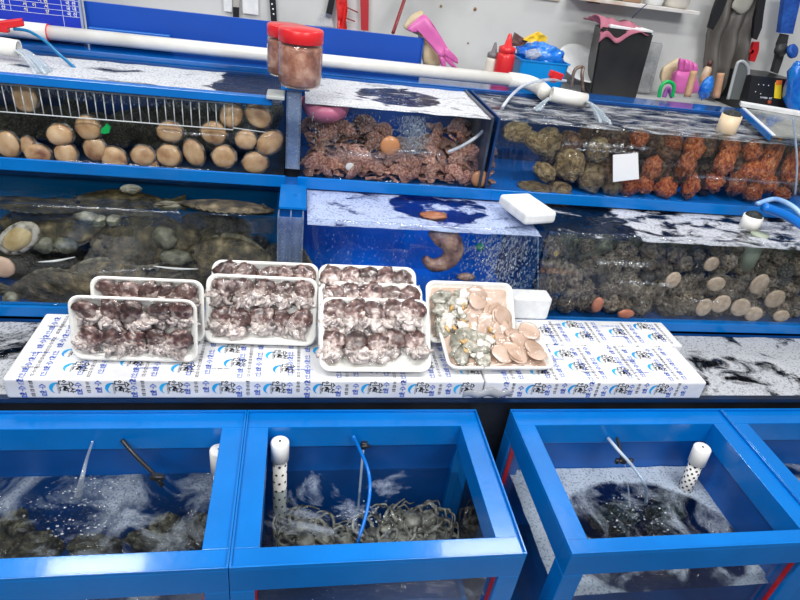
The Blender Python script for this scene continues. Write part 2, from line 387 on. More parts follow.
WB = water_mat('water_b', (0.66, 0.71, 0.72), foam=0.62, fscale=4, seed=1.2, edge=0.05, ripple=0.5, fmax=0.7, foamcol=(0.36, 0.42, 0.52))
WC = water_mat('water_c', (0.30, 0.42, 0.52), foam=0.585, fscale=7, seed=5.2, ring=(0.03, -0.045, 0.285, 0.195), edge=0.12, ripple=0.9, fmax=0.9, foamcol=(0.40, 0.47, 0.56), rscale=38)
WD = water_mat('water_d', (0.4, 0.52, 0.6), foam=0.50, fscale=6, seed=8.2, edge=0.1, fmax=0.9, foamcol=(0.30, 0.36, 0.46))
TA = front_tank('blue framed tank leftmost in the front row, churning water and a black valve hose', -0.86, -0.1125, WA)
TB = front_tank('blue framed tank in the middle of the front row, with a blue hose', -0.1115, 0.515, WB)
TC = front_tank('blue framed tank right of the dark gap, foam ringing a dark pool', 0.616, 1.290, WC, blue_right=True, wz=0.415, y0=0.746, tf=0.042)
TD = front_tank('blue framed tank cut off by the right edge, only its foamy left corner in view', 1.291, 1.96, WD, wz=0.415)

# ---------------------------------------------------------------- tiered display tanks
def tier_tank(name, label, x0, x1, y0, y1, z0, z1, wz, wmat, back, glass, rim=False, left=None, right=None, wy=None, beam=BLUE, zb=None, floor=BLUE_DK, lip=False):
    zb = zb or z1
    T = thing(name, label, 'fish tank', ((x0 + x1) / 2, (y0 + y1) / 2, z0))
    m = MB()
    if lip:      # an angle iron whose upright leg stands forward over the tier below
        m.box((x0 - 0.008, y0 - 0.102, 0.9855), (x1 + 0.008, y0 - 0.094, 1.0245), 0.002); m.box((x0 - 0.008, y0 - 0.094, 0.9855), (x1 + 0.008, y0, 0.990))
    else: m.box((x0, y0 - 0.008, z0), (x1, y0 + 0.02, z0 + 0.036), 0.002)
    m.build('bottom_beam', beam, T)
    m = MB(); m.box((x0, y0 + 0.02, z0), (x1, y1, z0 + 0.022)); m.build('tank_floor', floor, T)
    m = MB(); m.grid(lambda u, v: (x0 + u * (x1 - x0), y0 + 0.001 - (glass_ridge(v) if glass is GLASSW else 0), z0 + 0.036 + v * (z1 - z0 - 0.036)), 4, 28, 0.004, True); m.build('front_glass', glass, T)
    m = MB(); m.box((x0, y1 - 0.012, z0 + 0.022), (x1, y1, zb)); m.build('back_panel', back, T)
    for side, xx in ((left, x0), (right, x1 - 0.008)):
        if side: m = MB(); m.box((xx, y0 + 0.008, z0 + 0.022), (xx + 0.008, y1 - 0.012, min(z1, zb))); m.build('side_panel', side, T)
    if rim:
        m = MB(); m.box((x0, y0 - 0.008, z1 - 0.008), (x1 - 0.04, y0 + 0.022, z1 + 0.018), 0.002); m.build('top_rim', BLUE, T)
    m = MB(); m.grid(lambda u, v: (x0 + 0.009 + u * (x1 - x0 - 0.018), y0 + 0.008 + v * (y1 - y0 - 0.022), wz + 0.003 * noise.noise(Vector((u * (x1 - x0) * 14 + x0 * 7, v * 6, z0)))), 80, 20); m.build('water', wmat, T)
    return T
def glass_ridge(v):
    # the clear sheet bulges a little where it was bent, one soft crease along the tank
    return 0.0035 * math.exp(-((v - 0.62) / 0.05) ** 2) + 0.002 * math.exp(-((v - 0.30) / 0.035) ** 2)
F3L = water_mat('foam_upper_left', (0.5, 0.6, 0.66), foam=0.66, fscale=5, stretch=(1, 1.8, 1), seed=2, edge=0.04, ring=(0.68, 0.0, 0.27, 0.6, 0.27), foamcol=(0.62, 0.64, 0.67))
F3M = water_mat('foam_upper_middle', (0.35, 0.45, 0.6), foam=0.615, fscale=9, stretch=(1, 2.0, 1), seed=4.4, edge=0.05, ring=(0.02, 0.0, 0.16, 0.13, 0.22), foamcol=(0.70, 0.72, 0.76))
F3R = water_mat('foam_upper_right', (0.55, 0.62, 0.62), foam=0.54, fscale=9, stretch=(1, 2.4, 1), seed=6.3, edge=0.12, ripple=1.0, foamcol=(0.50, 0.52, 0.56), fmax=0.8, rscale=34)
F2L = water_mat('water_lower_left', (0.6, 0.62, 0.55), foam=0.78, fscale=6, seed=1.7, fmax=0.6)
F2M = water_mat('foam_lower_middle', (0.35, 0.5, 0.8), foam=0.60, fscale=9, stretch=(1, 1.8, 1), seed=9.3, edge=0.05, ring=(0.07, 0.02, 0.17, 0.12, 0.20), foamcol=(0.42, 0.50, 0.72))
F2R = water_mat('foam_lower_right', (0.4, 0.45, 0.45), foam=0.63, fscale=9, stretch=(1, 1.8, 1), seed=11.1, edge=0.05, ring=(-0.70, 0.0, 0.27, 0.5, 0.15), foamcol=(0.52, 0.54, 0.60))
F1 = water_mat('foam_trough', (0.3, 0.34, 0.34), foam=0.45, fscale=9, stretch=(1, 1.3, 1), seed=12.5, edge=0.05, foamcol=(0.46, 0.48, 0.52), ripple=0.9)
Y3, Y2, Y1 = 2.0, 1.62, 1.228
U_L = tier_tank('display_tank', 'upper tier tank of abalones behind glass with a bright blue rim and metal grille', -1.35, -0.048, Y3, 2.44, 0.952, 1.232, 1.224, F3L, BLUE_DK, GLASS, rim=True, left=BLUE_IN, floor=DARKR, lip=True)
U_M = tier_tank('display_tank', 'upper tier tank piled with scallops, pink basin floating in its corner', 0.008, 0.664, Y3, 2.44, 0.952, 1.246, 1.238, F3M, BLUE_IN, GLASS, right=mat('smoke_panel', [(0.03, 0.035, 0.05), (0.07, 0.08, 0.11)], scale=6, rough=0.3), lip=True)
U_R = tier_tank('display_tank', 'upper tier tank of orange sea squirts with a white paper stuck on its glass', 0.680, 2.35, Y3, 2.44, 0.952, 1.246, 1.238, F3R, BLUE_DK, GLASSW, left=BLUE_DK, floor=BLUE_BR, lip=True)
L_L = tier_tank('display_tank', 'murky lower tier tank of flatfish and rough shells on the left', -1.25, -0.055, Y2, 1.984, 0.638, 1.0, 0.945, F2L, BLUE, GLASS, zb=0.975, left=BLUE_IN)
L_M = tier_tank('display_tank', 'bright blue lower tier tank with falling bubbles behind the stacked trays', 0.024, 0.78, Y2, 1.984, 0.638, 1.0, 0.979, F2M, BLUE_BR, GLASS, zb=0.975, right=GLASS, floor=BLUE_BR)
L_R = tier_tank('display_tank', 'lower tier tank packed with rough grey shells and cut abalones on the right', 0.79, 2.35, Y2, 1.984, 0.638, 1.0, 0.979, F2R, BLUE_DK, GLASSW, zb=0.975)
T = thing('holding_trough', 'long low trough of foamy dark water under the wrapped boards', 'fish tank', (0.4, 1.5, 0.0))
m = MB(); m.box((-1.25, Y1, 0.12), (2.1, Y1 + 0.012, 0.648)); m.build('front_panel', DARKR, T)
m = MB(); m.box((-1.25, Y1 - 0.004, 0.640), (2.1, Y1 + 0.014, 0.655), 0.002); m.build('front_rim', mat('worn_rim', [(0.0, 0.018, 0.07), (0.01, 0.012, 0.02)], scale=3, rough=0.4), T)
m = MB(); m.box((-1.25, 1.60, 0.12), (2.1, 1.612, 0.63)); m.box((-1.25, Y1 + 0.012, 0.12), (-1.24, 1.60, 0.63)); m.box((2.09, Y1 + 0.012, 0.12), (2.1, 1.60, 0.63)); m.build('side_panel', BLUE_DK, T)
m = MB(); m.box((-1.25, Y1, 0.10), (2.1, 1.612, 0.12)); m.build('tank_floor', DARKR, T)
for x in (-1.2, 0.4, 2.0): MB().box((x, 1.3, 0), (x + 0.06, 1.55, 0.1)).build('support_block', DARKR, T)
m = MB(); m.grid(lambda u, v: (-1.238 + u * 3.32, Y1 + 0.014 + v * 0.355, 0.629 + 0.004 * noise.noise(Vector((u * 40, v * 6, 2)))), 120, 24); m.build('water', F1, T)
# stands that carry the two tiers
for nm, lb, a, b in (('tank_stand', 'dark stand carrying the lower tier of tanks', (-1.2, 1.66, 0), (2.3, 1.96, 0.637)), ('tank_stand', 'dark stand carrying the upper tier of tanks', (-1.2, 2.09, 0), (2.3, 2.43, 0.947))):
    m = MB(); m.box(a, b, 0.004); tag(m.build(nm, DARKR, loc=((a[0] + b[0]) / 2, (a[1] + b[1]) / 2, 0)), lb, 'stand')
# counter behind the tanks
m = MB(); m.box((-1.6, 2.60, 0), (3.2, 3.04, 1.205), 0.004); tag(m.build('work_counter', mat('counter_top', [(0.45, 0.46, 0.47), (0.62, 0.63, 0.63)], scale=3, rough=0.35), loc=(0.8, 2.8, 0)), 'pale work counter between the tanks and the white wall', 'counter')
# blue rear ledge that carries the white pipe
T = thing('rear_ledge', 'glossy blue double ledge running behind the upper tanks under the white pipe', 'ledge', (0.4, 2.5, 0))
m = MB(); m.box((-1.25, 2.452, 1.215), (2.5, 2.59, 1.250), 0.003); m.build('upper_plate', mat('ledge_blue', [(0.0, 0.06, 0.26), (0.0, 0.11, 0.42)], scale=7, rough=0.18, coat=0.5), T)
m = MB(); m.box((-1.25, 2.446, 1.170), (2.5, 2.50, 1.2145), 0.003); m.build('lower_plate', mat('blue_mid', (0.0, 0.05, 0.22), rough=0.2, coat=0.5), T)
m = MB(); m.box((-1.2, 2.50, 0.0), (2.0, 2.58, 1.2145)); m.build('support', DARKR, T)

# pillars between tanks
T = thing('corner_pillar', 'hazy clear acrylic pillar between the abalone and scallop tanks, blue cap on top', 'pillar', (-0.02, 2.03, 1.0))
m = MB(); m.box((-0.040, 1.992, 1.018), (0.003, 1.996, 1.281)); m.box((-0.042, 1.992, 1.018), (-0.038, 2.05, 1.281)); m.box((0.002, 1.992, 1.018), (0.006, 2.05, 1.281)); m.build('acrylic_tube', ACRY, T)
m = MB(); m.box((-0.060, 1.975, 1.282), (0.030, 2.16, 1.290), 0.002); m.build('cap_plate', BLUE, T)
m = MB(); m.box((-0.036, 2.03, 1.0165), (0.0, 2.15, 1.281)); m.build('rear_post', mat('post_blue_grey', [(0.16, 0.21, 0.31), (0.30, 0.37, 0.48)], scale=9, rough=0.3), T)
T = thing('corner_pillar', 'twin clear acrylic pillar with a square blue cap, below the jars', 'pillar', (-0.015, 1.68, 0.66))
m = MB()
for xx in (-0.054, -0.018, 0.018): m.box((xx, 1.615, 0.66), (xx + 0.004, 1.69, 0.995))
m.box((-0.050, 1.635, 0.66), (-0.018, 1.639, 0.995)); m.box((-0.014, 1.635, 0.66), (0.018, 1.639, 0.995)); m.build('acrylic_tube', ACRY, T)
m = MB(); m.box((-0.053, 1.69, 0.996), (0.030, 1.875, 1.006), 0.002); m.cyl((-0.006, 1.78, 1.005), (-0.006, 1.78, 1.0085), 0.005, seg=10); m.build('cap_plate', BLUE, T)
m = MB(); m.box((-0.05, 1.70, 0.66), (0.018, 1.975, 0.995)); m.build('rear_post', BLUE_IN, T)
m = MB(); m.box((-0.105, 1.965, 1.250), (-0.048, 2.06, 1.262), 0.003); m.cyl((-0.075, 1.985, 1.262), (-0.075, 1.985, 1.264), 0.006, seg=10)
tag(m.build('corner_bracket', mat('milky_plastic', (0.42, 0.45, 0.44), rough=0.3), loc=(-0.08, 2.0, 1.25)), 'milky plastic corner bracket on the glass beside the jars', 'bracket')

# grille strip in the abalone tank
T = thing('metal_grille', 'white wire grille hanging along the top of the abalone tank', 'grille', (-0.6, 2.014, 1.14))
m = MB(); gx0, gx1 = -1.2, -0.215
m.tube([(gx0, 2.022, 1.128), (gx1, 2.022, 1.128)], 0.0022, 6, n=1); m.tube([(gx0, 2.022, 1.212), (gx1, 2.022, 1.212)], 0.0022, 6, n=1); m.build('rail', FOAMW, T)
k = 0; x = gx1
while x > -1.0:
    m = MB(); m.tube([(x, 2.024, 1.128), (x, 2.024, 1.212)], 0.0018, 5, n=1); m.build('bar', FOAMW, T); x -= 0.0262
m = MB(); m.tube([(-0.215, 2.024, 1.134), (-0.11, 2.022, 1.128)], 0.0018, 5, n=1); m.build('end_wire', FOAMW, T)

# folds and rivulets in the wet clear sheet on the glass, they catch the lamps
FOLD = clear_mat('wet_fold', (0.95, 0.96, 0.97), rough=0.16, bump=0.8, bscale=60, stretch=(0.5, 1, 1), bdist=0.01, ior=2.0)
def fold(T, a, b, Yg, r, seed):
    p0, p1 = W(*a, Y=Yg), W(*b, Y=Yg); n_ = 30; rn_ = random.Random(seed)
    pts = [p0.lerp(p1, i / n_) + Vector((0, 0, rn_.uniform(-.0022, .0022))) for i in range(n_ + 1)]
    q = MB(); q.tube(pts, [0.0006] + [r * 1.7 * rn_.choice((0.15, 0.5, 0.8, 1, 1.2, 1.5)) for _ in range(n_ - 1)] + [0.0006], 8, n=3); q.build('sheet_fold', FOLD, T)
for i, (T, a, b, Yg, r) in enumerate(((U_R, (563, 143), (655, 149), 1.994, .0050), (U_R, (575, 149), (640, 153), 1.994, .003), (U_R, (690, 176), (799, 184), 1.994, .0035), (L_R, (596, 262), (650, 265), 1.614, .0055), (L_R, (618, 281), (672, 285), 1.614, .0040),
    (L_R, (690, 300), (720, 302), 1.614, .002), (U_M, (392, 150), (444, 154), 1.994, .0045), (U_M, (346, 153), (382, 157), 1.994, .0028), (U_L, (162, 131), (226, 136), 1.994, .0026), (L_L, (98, 272), (160, 268), 1.614, .0024))):
    fold(T, a, b, Yg, r, i)
# ---------------------------------------------------------------- wrapped boards
WRAP = mat('printed_wrap', [(0.60, 0.61, 0.64), (0.76, 0.77, 0.79)], scale=9, rough=0.38, bump=0.25, bscale=26, dist=0.006)
INKB = mat('ink_blue', [(0.04, 0.08, 0.42), (0.14, 0.22, 0.58)], scale=30, rough=0.5)
INKG = mat('ink_grey', [(0.08, 0.08, 0.10), (0.24, 0.24, 0.26)], scale=30, rough=0.5)
INKK = mat('ink_black', (0.015, 0.015, 0.02), rough=0.5)
INKC = mat('ink_cyan', [(0.0, 0.22, 0.62), (0.02, 0.42, 0.80)], scale=14, rough=0.5)
def swoosh(mb, o, ux, uy, s):
    pts = []
    for i in range(13):
        a = R(60 + i * 15.5); pts.append((math.cos(a), math.sin(a)))
    vs = []; o, ux, uy = Vector(o), Vector(ux), Vector(uy)
    for i, (x, y) in enumerate(pts):
        t = i / 12; wd = 0.06 + 0.46 * math.sin(math.pi * t) ** 1.2
        vs.append(o + (ux * x + uy * y) * s); vs.append(o + (ux * x + uy * y) * s * (1 - wd))
    mb._add(vs, [(2 * i, 2 * i + 2, 2 * i + 3, 2 * i + 1) for i in range(12)])
def printed_board(label, x0, x1, y0, y1, z0, z1, ph, tuck=False):
    T = thing('wrapped_board', label, 'board', ((x0 + x1) / 2, (y0 + y1) / 2, z0), 'foam boards in printed wrapping paper')
    m = MB(); t = bmesh.new(); bmesh.ops.create_cube(t, size=1)
    for v in t.verts: v.co = Vector(((v.co.x + .5) * (x1 - x0) + x0, (v.co.y + .5) * (y1 - y0) + y0, (v.co.z + .5) * (z1 - z0) + z0))
    bmesh.ops.bevel(t, geom=t.edges[:] + t.verts[:], offset=0.007, segments=3, affect='EDGES', profile=0.5); m.merge(t); m.build('board', WRAP, T)
    mb, mg, mk, mc = MB(), MB(), MB(), MB(); e = 0.0006
    X, Yv, Zv = Vector((1, 0, 0)), Vector((0, 1, 0)), Vector((0, 0, 1))
    rnd = random.Random(ph)
    def P(x, s):   # s runs over the top from the front edge backwards, negative s down the front face
        return (Vector((x, y0 + s, z1 + e)), Yv) if s > 0 else (Vector((x, y0 - e, z1 + s)), Zv)
    depth = y1 - y0; per = 0.128; k = 0; x = x0 + 0.02 + (ph % 3) * 0.02
    while x < x1 - 0.02:
        # three blue columns and a grey one, then a brush logo with a swoosh, as the paper repeats
        for (dx, mm, txt, sz) in ((0.0, mb, '인천수협', 0.019), (0.022, mg, '인천수산업협동조합', 0.0115), (0.046, mb, '인천수협', 0.019)):
            xx = x + dx
            if xx > x1 - 0.014: continue
            n = len(txt); s = -0.052 + ((k * 0.031 + dx) % 0.02); i = 0
            while s < depth - 0.012:
                if (s < -0.006 or s > 0.010):
                    o, up = P(xx, s); write(mm, txt[(n - 1 - i) % n], o, X, up, sz)
                s += sz * 1.12; i += 1
                if i % (n * 2) == 0: s += 0.012
        for j, s in enumerate((-0.028, 0.045, 0.105, 0.165, 0.225, 0.28)):
            sx = x + 0.082 + (0.022 if j % 2 else 0) ; s2 = s + (k % 2) * 0.024 * (1 if s > 0 else 0)
            if sx > x1 - 0.03 or s2 > depth - 0.022: continue
            o, up = P(sx, s2)
            swoosh(mc, o - X * 0.004, X, up, 0.0175)
            write(mk, '인천', o + X * 0.010 + up * 0.008, up * -1, X, 0.021); write(mk, '수산', o + X * 0.027 + up * 0.003, up * -1, X, 0.020)
            write(mg, 'INCHEON', o - X * 0.001, up * -1, X, 0.0075)
        x += per; k += 1
    s = 0.045
    while s < depth - 0.02:       # thin printed lines along the board
        x = x0 + 0.05
        while x < x1 - 0.1:
            o, up = P(x, s); write(mg if rnd.random() < 0.5 else mb, '032-888-0001', o, X, up, 0.0085); x += 0.16 + rnd.random() * 0.12
        s += 0.06
    mb.build('blue_print', INKB, T); mg.build('grey_print', INKG, T); mk.build('black_print', INKK, T); mc.build('swoosh_print', INKC, T)
    if tuck:
        q = MB()
        q.grid(lambda u, v: (x0 - 0.06 + u * 0.14, y0 - 0.002 - 0.012 * math.sin(v * 3.1) * (0.4 + u) * math.sin(u * 3.1), z0 + 0.008 + v * (0.035 - 0.03 * abs(u - 0.55)) + 0.004 * math.sin(u * 15)), 16, 6, 0.001)
        q.build('loose_wrap', clear_mat('loose_wrap', (0.7, 0.72, 0.75), haze=0.5, hazecol=(0.55, 0.57, 0.62), rough=0.1, bump=0.8, bscale=40), T)
    return T
printed_board('long wrapped foam board at the left with three of the seafood stacks on it', -0.684, 0.526, 1.222, 1.512, 0.6565, 0.72, 1)
printed_board('wrapped foam board nearest the front right, its loose wrapping bunched at the left', 0.530, 1.214, 1.222, 1.404, 0.6565, 0.72, 2, tuck=True)
printed_board('wrapped foam board behind the front right one, set further right', 0.530, 1.246, 1.408, 1.548, 0.6565, 0.7195, 3)

# ---------------------------------------------------------------- seafood packs
def rrect(w, l, r, z, n=5):
    pts = []
    for (cx, cy, a0) in ((w / 2 - r, l - r, 0), (-w / 2 + r, l - r, 90), (-w / 2 + r, r, 180), (w / 2 - r, r, 270)):
        for i in range(n + 1):
            a = R(a0 + 90 * i / n); pts.append(Vector((cx + r * math.cos(a), cy + r * math.sin(a), z)))
    return pts
def tray_bm(w, l, h=0.026):
    def ring(ins, z): 
        p = rrect(w - 2 * ins, l - 2 * ins, max(0.004, 0.028 - ins * 0.6), z); return [q + Vector((0, ins, 0)) for q in p]
    rings = [ring(0.016, 0.0), ring(0.001, h - 0.004), ring(0, h), ring(0.004, h + 0.002), ring(0.010, h - 0.002), ring(0.019, 0.007)]
    m = MB(); vs = [q for r_ in rings for q in r_]; n = len(rings[0]); fs = [tuple(range(n))[::-1]]
    for i in range(len(rings) - 1):
        for k in range(n): fs.append((i * n + k, i * n + (k + 1) % n, (i + 1) * n + (k + 1) % n, (i + 1) * n + k))
    fs.append(tuple((len(rings) - 1) * n + k for k in range(n))); m._add(vs, fs, True); return m
TRAYM = mat('foam_tray', [(0.74, 0.73, 0.69), (0.84, 0.84, 0.81)], scale=12, rough=0.45, bump=0.05)
MANT = mat('octopus_mantle', [(0.016, 0.007, 0.007), (0.060, 0.028, 0.026), (0.14, 0.078, 0.07), (0.46, 0.38, 0.35)], scale=60, rough=0.3, coat=0.35, bump=0.2, bscale=120, dist=0.003, stops=[0.30, 0.45, 0.58, 0.74], vary=0.4)
def skin_fade(m):
    # the brown back of the mantle fades to pale flesh towards the arms
    nt = m.node_tree; N, L = nt.nodes, nt.links
    ramp = [n for n in N if n.type == 'VALTORGB'][0]; no = ramp.inputs[0].links[0].from_node
    tc = N.new('ShaderNodeTexCoord'); sp = N.new('ShaderNodeSeparateXYZ'); L.new(tc.outputs['Object'], sp.inputs[0])
    mr = N.new('ShaderNodeMapRange'); mr.inputs['From Min'].default_value = 0.012; mr.inputs['From Max'].default_value = -0.026; mr.inputs['To Min'].default_value = -0.02; mr.inputs['To Max'].default_value = 0.26
    L.new(sp.outputs[1], mr.inputs['Value']); ad = N.new('ShaderNodeMath'); ad.operation = 'ADD'; L.new(no.outputs['Fac'], ad.inputs[0]); L.new(mr.outputs[0], ad.inputs[1]); L.new(ad.outputs[0], ramp.inputs[0])
skin_fade(MANT)
ARMM = mat('octopus_arms', [(0.10, 0.085, 0.085), (0.32, 0.27, 0.26), (0.55, 0.48, 0.45), (0.72, 0.66, 0.62)], scale=48, rough=0.3, coat=0.3, bump=0.3, bscale=160, dist=0.003, stops=[0.28, 0.42, 0.55, 0.7], vary=0.15)
FILM = clear_mat('cling_film', (0.99, 0.99, 0.99), gl=0.9, rough=0.08, bump=0.9, bscale=22, bdist=0.02, bdet=3, ior=1.3)
def mesh_of(mb, name, m):
    me = bpy.data.meshes.new(name); mb.bm.to_mesh(me); mb.bm.free(); me.materials.append(m); return me
def octo_meshes(seed):
    rn = random.Random(seed)
    a = MB(); a.ball((0, 0.006, 0.004), 0.027, (1.22, 0.72 + rn.random() * 0.35, 0.42), (0, 0, rn.uniform(-.5, .5)), sub=3, amp=0.26, freq=1.8, seed=seed)
    a.ball((rn.uniform(-.012, .012), -0.010, 0.003), 0.020, (1.2, 0.8, 0.5), (0, 0, rn.uniform(-.5, .5)), sub=3, amp=0.3, seed=seed + 3)
    b = MB(); b.ball((0, -0.024, -0.002), 0.026, (1.25, 0.95, 0.42), sub=3, amp=0.4, freq=3.0, seed=seed + 9)
    b.ball((0.008, -0.040, -0.004), 0.018, (1.3, 0.9, 0.5), sub=2, amp=0.5, freq=3.4, seed=seed + 5)
    for k in range(6):
        sx = -1 + 2 * k / 5; p = Vector((sx * 0.018, -0.018 - rn.random() * 0.012, 0.006 + rn.random() * 0.005)); pts = [p]
        d = Vector((sx * 0.4 + rn.uniform(-.3, .3), -1, 0)).normalized(); q = p.copy(); turn = rn.choice((-1, 1)) * rn.uniform(0.1, 0.6)
        for j in range(5):
            q = q + d * 0.0062; q.z = 0.004 + 0.006 * rn.random(); pts.append(q.copy())
            d = Matrix.Rotation(turn, 3, 'Z') @ d
        b.tube(pts, [0.0070, 0.0082, 0.0078, 0.0066, 0.0052, 0.0030], 7, n=3, flat=0.6)
    return mesh_of(a, 'mantle', MANT), mesh_of(b, 'arms', ARMM)
OCT = [octo_meshes(s) for s in (1, 2, 3, 4, 5)]
def link(name, me, parent, loc=(0, 0, 0), rot=(0, 0, 0), sc=1.0):
    o = bpy.data.objects.new(name, me); C.objects.link(o); o.parent = parent; o.location = loc; o.rotation_euler = rot
    o.scale = sc if isinstance(sc, (tuple, list)) else (sc,) * 3; return o
def project(p):
    d = Vector(p) - CAMP; x, y, z = d.dot(rx), d.dot(ux), -d.dot(bx_); return 400 + FPX * x / z, 300 - FPX * y / z
def tilt_for(cx, yb, zb, l, rowpx):
    best = min(range(8, 89), key=lambda a: abs(project((cx, yb + l * math.cos(R(a)), zb + l * math.sin(R(a))))[1] - rowpx)); return R(best)
def pack(label, cx, yb, w, l, rowpx, seed, kind='octopus', rows=2, n=5, yaw=0.0, film=True, roll=0.0, th=None):
    zb = 0.7215
    if th is None: th = tilt_for(cx, yb, zb, l, rowpx)
    else: zb = min((0.7215 + 0.002 * i for i in range(70)), key=lambda z: abs(project((cx, yb + l * math.cos(th), z + l * math.sin(th)))[1] - rowpx))
    T = thing('seafood_pack', label, 'food pack', (cx, yb, zb), 'wrapped foam trays of seafood'); T.rotation_euler = Euler((th, roll, yaw), 'XYZ')
    rn = random.Random(seed)
    me = mesh_of(tray_bm(w, l), 'foam_tray', TRAYM); link('foam_tray', me, T)
    if kind == 'octopus':
        rp = (l - 0.030) / rows
        for r_ in range(rows):
            yy = l - 0.037 - r_ * rp
            for k in range(n):
                mt, am = OCT[rn.randrange(5)]
                x = -w / 2 + 0.043 + k * (w - 0.086) / (n - 1) + rn.uniform(-.006, .006); s = rn.uniform(0.95, 1.12)
                o = link('baby_octopus', mt, T, (x, yy + rn.uniform(-.006, .006), 0.020 + rn.uniform(0, .004)), (rn.uniform(-.2, .2), rn.uniform(-.2, .2), rn.uniform(-.6, .6)), s * (l / 0.2) ** 0.7)
                link('arms', am, o)
    else:
        CM = mat('clam_meat', [(0.10, 0.10, 0.075), (0.28, 0.27, 0.22), (0.55, 0.52, 0.46)], scale=35, rough=0.25, coat=0.5, bump=0.3, vary=0.3)
        YM = mat('clam_roe', [(0.42, 0.22, 0.05), (0.60, 0.40, 0.16)], scale=30, rough=0.3, coat=0.4)
        SM = mat('scallop_meat', [(0.40, 0.26, 0.18), (0.52, 0.37, 0.29), (0.58, 0.45, 0.37)], scale=14, rough=0.25, coat=0.5, bump=0.1, vary=0.07)
        WM = mat('white_meat', [(0.5, 0.46, 0.40), (0.75, 0.72, 0.68)], scale=30, rough=0.3, coat=0.4, bump=0.3)
        def one(name, m, x, y, z, sc, rot, amp, sub=3):
            q = MB(); q.ball((0, 0, 0), 1, sc, amp=amp, freq=1.7, seed=rn.random() * 50, sub=sub); link(name, mesh_of(q, name, m), T, (x, y, z), rot)
        q = MB(); q.grid(lambda u, v: (-w / 2 + 0.016 + u * (w - 0.032), 0.016 + v * (l - 0.032), 0.010 + 0.022 * (math.sin(math.pi * u) * math.sin(math.pi * v)) ** 0.4 + 0.004 * noise.noise(Vector((u * 9, v * 7, seed)))), 36, 26); link('packed_flesh', mesh_of(q, 'packed_flesh', SM), T)
        for i in range(13):
            one('clam_slice', CM, rn.uniform(-w / 2 + 0.035, -w * 0.07), rn.uniform(0.03, l * 0.72), 0.030 + rn.random() * 0.008, (0.032, 0.021, 0.006), (rn.uniform(-.3, .3), rn.uniform(-.3, .3), rn.uniform(0, 3)), 0.35)
        for i in range(7): one('roe_piece', YM, rn.uniform(-w / 2 + 0.03, 0.0), rn.uniform(0.03, l * .78), 0.039 + rn.random() * 0.004, (0.012, 0.006, 0.005), (0, 0, rn.uniform(0, 3)), 0.4, 2)
        for i in range(7): one('white_piece', WM, rn.uniform(-w / 2 + 0.05, 0.02), rn.uniform(0.04, l * .8), 0.036 + rn.random() * 0.006, (0.020, 0.013, 0.005), (0, 0, rn.uniform(0, 3)), 0.5)
        for k in range(15):
            one('scallop_slice', SM, rn.uniform(0.0, w / 2 - 0.04), rn.uniform(0.04, l - 0.045), 0.030 + 0.0008 * k, (0.034, 0.029, 0.0035), (rn.uniform(-.15, .3), rn.uniform(.05, .35), rn.uniform(-1.2, 1.2)), 0.10)
    if film:
        q = MB(); q.grid(lambda u, v: (-w / 2 + 0.004 + u * (w - 0.008), 0.004 + v * (l - 0.008), 0.0290 + 0.019 * (math.sin(math.pi * u) * math.sin(math.pi * v)) ** 0.35 * (1 + 0.3 * noise.noise(Vector((u * 6, v * 5, seed))))), 28, 20)
        link('cling_film', mesh_of(q, 'cling_film', FILM), T)
    return T
TH1 = tilt_for(-0.392, 1.312, 0.7215, 0.174, 294); TH2 = tilt_for(-0.086, 1.380, 0.7215, 0.19, 272); TH3 = tilt_for(0.222, 1.250, 0.7215, 0.205, 301)
pack('tray of small octopuses, back one of the leftmost stack, only its top row showing', W(157, 275, Y=1.47).x, 1.362, 0.275, 0.174, 275, 11, yaw=R(-1), th=TH1)
pack('tray of small octopuses at the far left, front of its stack, above plain printed wrap', -0.392, 1.312, 0.305, 0.174, 294, 12, n=5, yaw=R(-1.5))
pack('rear tray of the second stack, just a thin strip of octopus under its rim', -0.078, 1.422, 0.292, 0.19, 262, 13, n=5, th=TH2)
pack('tall tray with two rows of small octopuses, front of the second stack', -0.086, 1.380, 0.300, 0.19, 272, 14, n=5, yaw=R(-1.5))
pack('rearmost tray of the three in the third stack, octopus heads along its top', 0.205, 1.346, 0.278, 0.205, 268.5, 15, n=5, th=TH3)
pack('middle tray of the three in the third stack, one row of octopus heads visible', 0.213, 1.298, 0.290, 0.205, 285.5, 16, n=5, th=TH3)
pack('front tray of the third stack, two full rows of purple octopus heads', 0.222, 1.250, 0.302, 0.205, 301, 17, n=5)
pack('upright pack of grey clam slices and overlapping beige scallop slices', W(473, 283, Y=1.47).x + 0.002, 1.39, 0.275, 0.19, 284, 18, kind='clam')
pack('low lying pack of clam and scallop slices in front of the upright one', 0.580, 1.250, 0.318, 0.195, 330, 19, kind='clam', yaw=R(1))
m = MB(); m.obox((0.755, 1.568, 0.7625), (0.135, 0.062, 0.083), (0, 0, 0), 0.010); tag(m.build('foam_box', FOAMW, loc=(0.755, 1.568, 0.721)), 'small white foam box against the blue tank, right of the upright slice pack', 'box')
m = MB(); m.obox((0.748, 1.745, 1.024), (0.120, 0.17, 0.042), (0, 0, R(15)), 0.012); tag(m.build('foam_block', FOAMW, loc=(0.748, 1.745, 1.003)), 'white foam block lying on the corner of the blue tank of falling bubbles', 'foam block')
